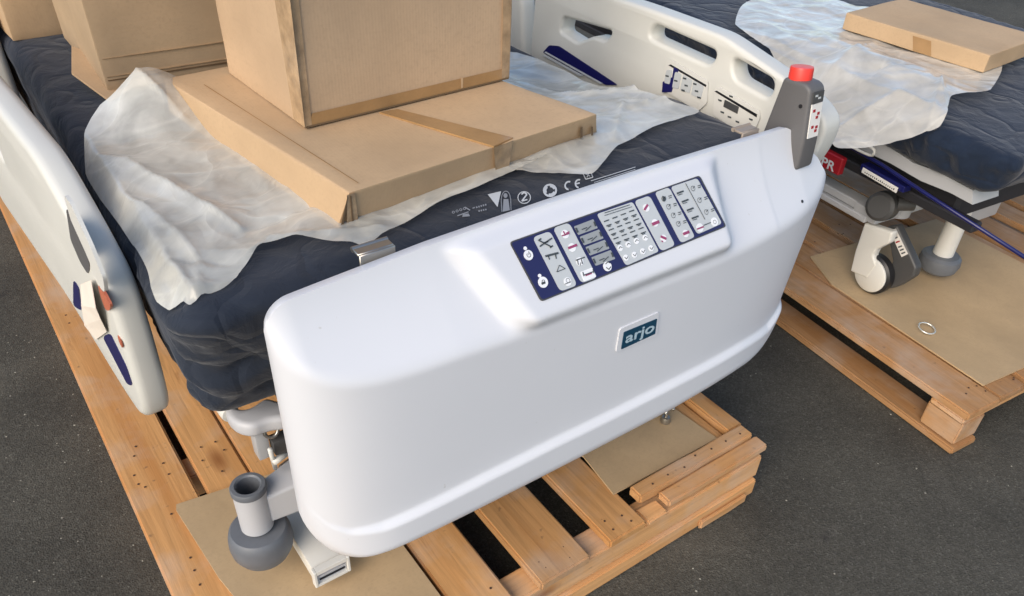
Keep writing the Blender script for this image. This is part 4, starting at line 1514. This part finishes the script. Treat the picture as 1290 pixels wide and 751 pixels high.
# third box, mostly out of view at the far left
hexa_box('cardboard_box', [Vector(p) for p in ((0.165, 2.04, 0.80), (0.60, 2.06, 0.80), (0.58, 2.4, 0.80), (0.145, 2.38, 0.80), (0.165, 2.04, 1.15), (0.60, 2.06, 1.15), (0.58, 2.4, 1.15), (0.145, 2.38, 1.15))],
         M_CARD, 'brown cardboard box in shade at the far left edge of the mattress')
pa_, pb_ = at(90, 92, z=0.83), at(139, 128, z=0.812)
bm = bmesh.new()
add_hexa(bm, [pa_ + Vector((0, 0, -.004)), pb_ + Vector((0, 0, -.004)), pb_ + Vector((0.10, 0.10, -.004)), pa_ + Vector((0.03, 0.12, -.004)), pa_, pb_, pb_ + Vector((0.10, 0.10, 0.0)), pa_ + Vector((0.03, 0.12, 0.012))], 0.0008)
tag(obj('cardboard_flap', bm, M_CARD, None, base=pb_), 'loose cardboard flap sticking out beside the back box at the left', 'cardboard')


# ------------------------------------------------------------------ plastic film sheets
def inside(poly, x, y):
    c = False
    n = len(poly)
    j = n - 1
    for i in range(n):
        xi, yi = poly[i]
        xj, yj = poly[j]
        if (yi > y) != (yj > y) and x < (xj - xi) * (y - yi) / (yj - yi) + xi: c = not c
        j = i
    return c


def seg_d(p, a, b):
    ab = b - a
    t = max(0, min(1, (p - a).dot(ab) / max(ab.length_squared, 1e-9)))
    return (p - (a + ab * t)).length, t, a + ab * t


def crease(q, s):
    """ridge network with flat facets between, about -1 to 1"""
    d, _ = noise.voronoi(q * s)
    return 0.9 - 2.2 * (d[1] - d[0])


def film_sheet(name, outline, zfun, ridges, mat, label, tree=None, res=0.006, amp=0.006, seed=0.0, group=None, edge_curl=0.0, base_z=0.8):
    """outline: photo pixel + guessed height of each corner of the free edge"""
    poly3 = [at(u, v, z=z) for u, v, z in outline]
    # smooth the outline
    pts = []
    N = len(poly3)
    for i in range(N):
        a, b, c, d = (Vector((poly3[(i + k) % N].x, poly3[(i + k) % N].y)) for k in (-1, 0, 1, 2))
        for k in range(5):
            t = k / 5
            sm = 0.5 * ((2 * b) + (c - a) * t + (2 * a - 5 * b + 4 * c - d) * t * t + (3 * b - a - 3 * c + d) * t ** 3)
            pts.append(b.lerp(c, t) * 0.45 + sm * 0.55)
    poly = [(p.x, p.y) for p in pts]
    xs_ = [p[0] for p in poly]
    ys_ = [p[1] for p in poly]
    nx = int((max(xs_) - min(xs_)) / res) + 2
    ny = int((max(ys_) - min(ys_)) / res) + 2
    rd = [(Vector(at(a[0], a[1], z=base_z)).to_2d(), Vector(at(b[0], b[1], z=base_z)).to_2d(), h, wd) for a, b, h, wd in ridges]
    bm = bmesh.new()
    V = {}
    ins = {}
    for i in range(nx + 1):
        for j in range(ny + 1):
            ins[i, j] = inside(poly, min(xs_) + i * res, min(ys_) + j * res)
    def vert(i, j):
        if (i, j) in V: return V[i, j]
        x, y = min(xs_) + i * res, min(ys_) + j * res
        p = Vector((x, y))
        if not ins[i, j]:
            best = None
            for k in range(len(pts)):
                d, t, q = seg_d(p, pts[k - 1], pts[k])
                if best is None or d < best[0]: best = (d, q)
            p = best[1]
        x, y = p
        z = zfun(x, y)
        for a, b, h, wd in rd:
            d, t, _ = seg_d(p, a, b)
            z += h * math.exp(-(d / wd)) * (1 - 0.35 * abs(2 * t - 1)) * (0.8 + 0.4 * noise.noise(Vector((x * 30, y * 30, seed))))
        q = Vector((x, y, seed))
        qw = q + Vector((noise.noise(q * 5), noise.noise(q * 5 + Vector((5, 5, 5))), 0)) * 0.045
        z += amp * (crease(qw, 5.0) + 0.50 * crease(qw + Vector((3, 1, 7)), 11) + 0.12 * crease(qw, 26))
        if tree is not None:
            hz = max(hit(tree, x + a_, y + b_, 0) for a_ in (-.004, .004) for b_ in (-.004, .004))
            if z < hz + 0.002: z = hz + 0.002 + 0.12 * max(-0.05, z - hz - 0.002) * 0
        V[i, j] = bm.verts.new((x, y, z))
        return V[i, j]
    for i in range(nx):
        for j in range(ny):
            c = [ins[i, j], ins[i + 1, j], ins[i + 1, j + 1], ins[i, j + 1]]
            if any(c):
                vs = [vert(i, j), vert(i + 1, j), vert(i + 1, j + 1), vert(i, j + 1)]
                try: bm.faces.new(vs)
                except ValueError: pass
    bmesh.ops.remove_doubles(bm, verts=bm.verts, dist=0.0008)
    cen = sum(poly3, Vector((0, 0, 0))) / N
    o = obj(name, bm, mat, None, True, base=cen)
    return tag(o, label, 'plastic film', group)


def zL(x, y):
    z = 0.8125
    z -= 0.9 * max(0.0, 0.172 - x) ** 1.0 * 1.2           # rolls over the left edge
    z -= 1.3 * max(0.0, 0.905 - y) * (1 if x < 0.45 else 0.6)
    # lifted corner in front of the back box
    d = math.hypot((x - 0.300) / 0.075, (y - 1.50) / 0.11)
    z += 0.070 * math.exp(-d * d)
    return z


film_sheet('plastic_sheet', [(178, 98, .876), (150, 113, .860), (128, 140, .825), (110, 172, .808), (104, 207, .806), (122, 238, .804), (148, 275, .803), (172, 312, .800), (184, 335, .797),
                             (188, 355, .793), (196, 376, .789), (214, 394, .782), (236, 402, .772), (247, 413, .766), (262, 400, .772), (276, 386, .782), (300, 362, .796), (322, 330, .803), (333, 318, .806), (372, 306, .808), (420, 310, .808), (462, 306, .810), (500, 285, .811), (560, 255, .811), (620, 232, .811),
                             (700, 190, .806), (560, 160, .806), (380, 120, .806), (260, 108, .806), (226, 112, .820), (205, 104, .850)],
           zL,
           [((150, 250), (225, 305), .012, .012), ((225, 305), (262, 350), .010, .010), ((165, 218), (240, 262), .014, .012), ((240, 262), (306, 298), .016, .011), ((118, 210), (165, 218), .010, .015),
            ((300, 304), (392, 268), -.014, .014), ((205, 330), (262, 390), .012, .009), ((262, 390), (250, 350), .008, .008), ((180, 335), (300, 345), -.008, .012), ((140, 130), (240, 175), .014, .010),
            ((130, 195), (250, 180), -.008, .02), ((300, 345), (345, 312), .008, .009), ((345, 314), (480, 296), .009, .008)],
           M_FILM, 'milky plastic sheet spread over the left side of the mattress with a lifted corner', TM1, seed=1.7, amp=0.0044, res=0.0042, group='plastic film over the beds')


def zR(x, y):
    z = 0.8125 - sag1(x, y)
    d = max(0.0, x - 1.245)
    z += 0.2 * d
    return z


film_sheet('plastic_sheet', [(640, 62, .765), (700, 82, .765), (745, 97, .780), (775, 105, .798), (800, 110, .815), (845, 116, .835), (878, 119, .842), (884, 124, .842), (868, 132, .836), (840, 146, .828), (822, 158, .820), (800, 176, .812), (778, 189, .809), (762, 206, .808), (746, 222, .806),
                             (700, 224, .806), (650, 222, .806), (640, 200, .806), (690, 150, .806), (640, 110, .806), (560, 80, .806)],
           zR,
           [((735, 122), (800, 118), .018, .012), ((800, 118), (875, 121), .012, .010), ((770, 150), (852, 132), .012, .012), ((780, 135), (815, 140), .010, .008), ((772, 188), (786, 128), .010, .008), ((700, 118), (735, 122), .012, .012),
            ((668, 210), (752, 180), .008, .010), ((655, 90), (720, 112), .008, .012), ((740, 150), (790, 148), -.010, .014)],
           M_FILM, 'milky plastic sheet bunched up between the flat box and the right side rail', TM1, seed=4.1, amp=0.0044, res=0.0042, group='plastic film over the beds')

# ------------------------------------------------------------------ BED 2 (far right)
B2 = thing('hospital_bed', (1.90, 0.90, 0.14), 'second hospital bed with red tag and blue frame tube on the pallet at the right', 'bed', 'hospital beds on pallets', yaw=-5.3)
def B2l(x, y): return (1.9 + (x - 1.9) * math.cos(-a5) - (y - .9) * math.sin(-a5), .9 + (x - 1.9) * math.sin(-a5) + (y - .9) * math.cos(-a5))
def atb(u, v, x):      # pixel on a plane x = const of the bed's own (turned) frame
    d = Vector(M.T @ np.array([(u - CX) / F, (v - CY) / F, 1.0]))
    n = Vector((math.cos(a5), math.sin(a5), 0))
    o = Vector((0, 0, CAMH))
    P_ = Vector((1.9, .9, 0)) + n * (x - 1.9)
    t = (P_ - o).dot(n) / d.dot(n)
    q = o + d * t
    lx, ly = B2l(q.x, q.y)
    return Vector((lx, ly, q.z))
# pale deck edge under the mattress
dk = [atb(1060, 156, 1.88), atb(1085, 165, 1.88), atb(1130, 188, 1.88), atb(1160, 214, 1.88), atb(1215, 244, 1.88), atb(1215, 266, 1.88)]
bm = bmesh.new()
ol = [atb(u, v, 1.88) for u, v in ((1020, 140), (1062, 157), (1100, 172), (1150, 205), (1175, 214), (1200, 226), (1225, 240), (1225, 258), (1197, 243), (1160, 228), (1122, 206), (1080, 186), (1020, 160))]
lo = [bm.verts.new(p) for p in ol]
hi = [bm.verts.new(p + Vector((0.10, 0, 0))) for p in ol]
bm.faces.new(lo)
bm.faces.new(hi[::-1])
for k in range(len(ol)): bm.faces.new((lo[k], lo[(k + 1) % len(ol)], hi[(k + 1) % len(ol)], hi[k]))
obj('deck_edge', bm, M_GREY, B2)
bm = bmesh.new()
add_tube(bm, [atb(1030, 165, 1.865), atb(1062, 180, 1.865), atb(1110, 207, 1.865), atb(1160, 240, 1.865), atb(1300, 330, 1.865)], 0.0048, 12)
obj('frame_tube', bm, M_BLUE, B2, True)
bm = bmesh.new()
add_tube(bm, smooth_path([atb(1061, 171, 1.85), atb(1068, 169, 1.85), atb(1098, 186, 1.85), atb(1101, 193, 1.85), atb(1094, 195, 1.85), atb(1064, 180, 1.85), atb(1060, 175, 1.85)], 4), 0.0038, 8)
obj('pull_handle', bm, M_CAPW, B2, True)
def b2box(name, u0, v0, u1, v1, x, dx, hz, mat, bev=0.002):
    a, b = atb(u0, v0, x), atb(u1, v1, x)
    bm = bmesh.new()
    add_hexa(bm, [a + Vector((0, 0, -hz)), b + Vector((0, 0, -hz)), b + Vector((dx, 0, -hz)), a + Vector((dx, 0, -hz)), a, b, b + Vector((dx, 0, 0)), a + Vector((dx, 0, 0))], bev)
    return obj(name, bm, mat, B2)
b2box('blue_bracket', 1085, 206, 1140, 236, 1.868, 0.03, 0.017, M_BLUE)
lbl = b2box('paper_label', 1087, 211, 1131, 237, 1.862, 0.003, 0.014, M_PAPER, 0.0005)
bm = bmesh.new()
for t_ in np.linspace(0.08, 0.9, 16):
    a = atb(1087 + 44 * t_, 213.2 + 26 * t_, 1.8615)
    add_box(bm, (a.x - 0.0006, a.y - 0.0015, a.z - 0.006), (a.x, a.y + 0.0012, a.z - 0.0015 - 0.002 * random.random()))
obj('label_print', bm, M_INK, lbl)
rt = b2box('red_tag', 1024, 181, 1062, 201, 1.86, 0.02, 0.048, M_DRED, 0.003)
a_1, a_2 = atb(1030, 184, 1.8594), atb(1063, 202, 1.8594)
tc_ = atb(1037, 204.5, 1.8588)
dirx = (a_2 - a_1).normalized()
obj('tag_lettering', text_bm('CPR', 0.035, frame(tc_ + dirx * 0.001 + Vector((0, 0, 0.001)), dirx, (0, 0, 1)), 0.0003, 0.0006, 1.2), M_PRINT, rt)
boxo('shade_dark_rail', (1.905, 0.70, 0.475), (1.94, 2.6, 0.50), M_UNDER, B2, 0.004)  # coloured near black for the shade beneath the bed
boxo('underframe', (1.95, 0.78, 0.455), (2.75, 2.7, 0.55), M_UNDER, B2, 0.01)  # block added among the mechanisms to make the underside dark
# grey chassis beam and cross arm
bm = bmesh.new()
for v0, v1, hz, x in ((224, 262, 0.022, 1.945), (238, 276, 0.018, 1.935)):
    a, b = atb(1018, v0 - 6, x), atb(1090, v1, x)
    a.z = b.z = (a.z + b.z) / 2
    add_hexa(bm, [a + Vector((0, 0, -hz)), b + Vector((0, 0, -hz)), b + Vector((.05, 0, -hz)), a + Vector((.05, 0, -hz)), a, b, b + Vector((.05, 0, 0)), a + Vector((.05, 0, 0))], 0.003)
obj('chassis_beam', bm, M_GREY, B2)
cz = 0.375
bm = bmesh.new()
add_box(bm, (1.94, 0.97, cz - 0.025), (2.70, 1.05, cz + 0.012), 0.008, 2)
add_lathe(bm, [(0, -0.03), (0.038, -0.03), (0.040, 0.02), (0.032, 0.028), (0, 0.028)], (2.07, 1.0, cz + 0.0), n=28)
obj('castor_mount', bm, M_GREY, B2, True, auto=35)
bm = bmesh.new()
add_tube(bm, [(2.02, 0.985, 0.40), (2.05, 0.965, 0.43)], 0.009, 12)
obj('pivot_pin', bm, M_STEEL, B2, True, auto=35)
# castor, its wheel standing on the cardboard
WX = 1.955
W0 = atb(1097, 344, WX)
WR = 0.0585
W0.z = 0.1475 + WR + 0.001
bm = bmesh.new()
add_lathe(bm, [(0.0, -0.014), (WR - 0.006, -0.014), (WR, -0.009), (WR, 0.012), (WR - 0.005, 0.016), (0, 0.016)], W0 + Vector((0.016, 0, 0)), axis=(1, 0, 0), n=44)
CS = obj('castor', bm, M_BLACK, B2, True, auto=35)
bm = bmesh.new()
add_lathe(bm, [(0.0, -0.006), (WR - 0.014, -0.006), (WR - 0.008, -0.002), (WR - 0.008, 0.008)], W0, axis=(1, 0, 0), n=44)
obj('wheel_cover', bm, M_CAPW, CS, True, auto=35)
def yzb(u, v, x=WX):
    q = atb(u, v, x)
    return (q.y, q.z)
hood = [(1091, 280), (1127, 292), (1122, 306), (1106, 314), (1102, 322), (1106, 334), (1094, 350), (1073, 341), (1079, 316)]
curve_prism('castor_hood', rp([yzb(*q) for q in hood], 0.006), [], 0.026, 0.006, M_CAPW, CS, rail_frame(WX + 0.005))
cc_ = atb(1107, 261, 1.93)
bm = bmesh.new()
add_lathe(bm, [(0.0, -0.020), (0.030, -0.020), (0.0385, -0.014), (0.040, 0.0), (0.040, 0.025), (0.034, 0.035), (0, 0.036)], cc_ + Vector((0.012, 0, 0)), axis=(1, 0.25, -0.25), n=40)
obj('castor_cap', bm, M_CHAR, CS, True, auto=35)
bm = bmesh.new()
add_tube(bm, [cc_ + Vector((0.04, -0.02, 0.012)), cc_ + Vector((0.075, -0.05, 0.014))], [0.020, 0.016], 18)
obj('pivot_collar', bm, M_CHAR, CS, True, auto=35)
ped = [(1116, 286), (1129, 284), (1147, 322), (1154, 338), (1150, 350), (1130, 362), (1112, 366), (1112, 350), (1124, 330)]
PD = curve_prism('brake_pedal', rp([yzb(u, v, 1.985) for u, v in ped], 0.008), [], 0.030, 0.007, M_CHAR, CS, rail_frame(2.0))
def ped_quad(name, pxs, h, mat):
    bm = bmesh.new()
    L = [atb(u, v, 1.985) for u, v in pxs]
    a = [bm.verts.new(p + Vector((0.001, 0, 0))) for p in L]
    b = [bm.verts.new(p + Vector((-h, 0, 0))) for p in L]
    bm.faces.new(b)
    for k in range(len(L)): bm.faces.new((a[k], a[(k + 1) % len(L)], b[(k + 1) % len(L)], b[k]))
    return obj(name, bm, mat, CS)
ped_quad('pedal_label', [(1121, 290), (1128.5, 288), (1144, 320), (1136, 324)], 0.001, M_PAPER)
for (u, v, c_) in ((1126.5, 294, 0), (1128.5, 299, 0), (1131, 304, 1), (1134, 310, 0), (1136, 314, 0), (1138, 318, 0)):
    ped_quad('label_mark', [(u - 2.4, v + 0.6), (u + 2.4, v - 1.2), (u + 3, v + .6), (u - 1.8, v + 2.4)], 0.0016, M_DRED if c_ else M_INK)
# far bumper roller of the second bed
rx, ry = B2l(2.225, 0.875)
bm = bmesh.new()
add_lathe(bm, [(0, 0.0), (0.040, 0.0), (0.052, 0.010), (0.058, 0.030), (0.055, 0.048), (0.046, 0.056), (0, 0.057)], (rx, ry, 0.165), n=40)
obj('bumper_roller', bm, M_SLATE, B2, True, auto=30)
bm = bmesh.new()
add_lathe(bm, [(0, 0.0), (0.029, 0.0), (0.027, 0.16), (0.020, 0.162), (0.02, 0.1)], (rx, ry, 0.222), n=32)
obj('socket_tube', bm, M_CAPW, B2, True, auto=35)
boxo('bumper_arm', (rx + 0.02, ry + 0.0, 0.30), (rx + 0.2, ry + 0.05, 0.37), M_GREY, B2, 0.006, 2, True)


def wr2(p, n):
    side = max(0.0, 1 - abs(n.z) * 0.9)
    q = Vector((p.x, p.y * 1.6 + p.z, p.z * 1.2 - p.y))
    return (noise.noise(q * 6) * 0.018 + 0.010 * crease(q, 8) + 0.005 * crease(q, 18)) * side + noise.noise(p * 2.5) * 0.006


MT2 = mattress('mattress', 1.835, 2.80, 0.63, 2.7, 0.585, 0.700, 0.02, 0.05, M_NAVY2, 'crumpled navy mattress of the second bed at the right', (1.9, 0.9, 0.585), wr2, yaw=-5.3, rad=0.04, group='navy mattresses')


def z2f(x, y):
    z = 0.716
    z -= 0.5 * max(0.0, (1.87 + 0.09 * (y - 0.9)) - x)
    z += 0.03 * math.exp(-((x - 2.02) / 0.08) ** 2 - ((y - 1.15) / 0.25) ** 2)
    return z


film_sheet('plastic_sheet', [(925, 36, .705), (968, 66, .703), (1000, 92, .703), (1032, 120, .702), (1050, 138, .700), (1064, 148, .700), (1090, 153, .702), (1130, 157, .703), (1184, 159, .704), (1190, 145, .706), (1194, 132, .706), (1215, 128, .706), (1245, 120, .706), (1260, 90, .71), (1230, 70, .712), (1180, 45, .715), (1100, 10, .716), (1000, -5, .716), (940, 5, .712)],
           z2f,
           [((1060, 130), (1130, 120), .016, .014), ((1130, 120), (1180, 140), .012, .010), ((940, 48), (1010, 78), .012, .012), ((1045, 90), (1100, 60), .012, .012), ((1180, 112), (1192, 150), .014, .008), ((1040, 110), (1060, 140), .012, .010), ((1100, 95), (1165, 90), -.012, .02), ((1000, 50), (1060, 75), -.010, .02), ((1170, 158), (1180, 112), .010, .008)],
           M_FILM2, 'crumpled plastic sheet over the second bed at the upper right', seed=8.3, amp=0.0055, res=0.0055, group='plastic film over the beds', base_z=0.715)

# cardboard box on the second bed, upper right
zc = 0.724
ca, cb = at(1072, 40, z=zc), at(1215, 85, z=zc)
ca2 = at(1060, 30, z=zc)
dirc = (cb - ca).normalized()
nc = Vector((-dirc.y, dirc.x, 0))
if nc.x < 0: nc = -nc
A_, B_ = ca - dirc * 0.03, cb + dirc * 0.05
Ht = 0.045
CB2 = hexa_box('long_cardboard_box', [A_, B_, B_ + nc * 0.30, A_ + nc * 0.30, A_ + Vector((0, 0, Ht)), B_ + Vector((0, 0, Ht)), B_ + nc * 0.30 + Vector((0, 0, Ht)), A_ + nc * 0.30 + Vector((0, 0, Ht))], M_CARD,
               'low cardboard box lying on the plastic of the second bed, upper right corner')
nn_ = -nc
face_quad(CB2, 'tape', A_, nn_, [(1150, 64), (1173, 71), (1173, 52), (1150, 45)], M_TAPE, 0.001)

# ------------------------------------------------------------------ finish
print('objects', len(bpy.data.objects))
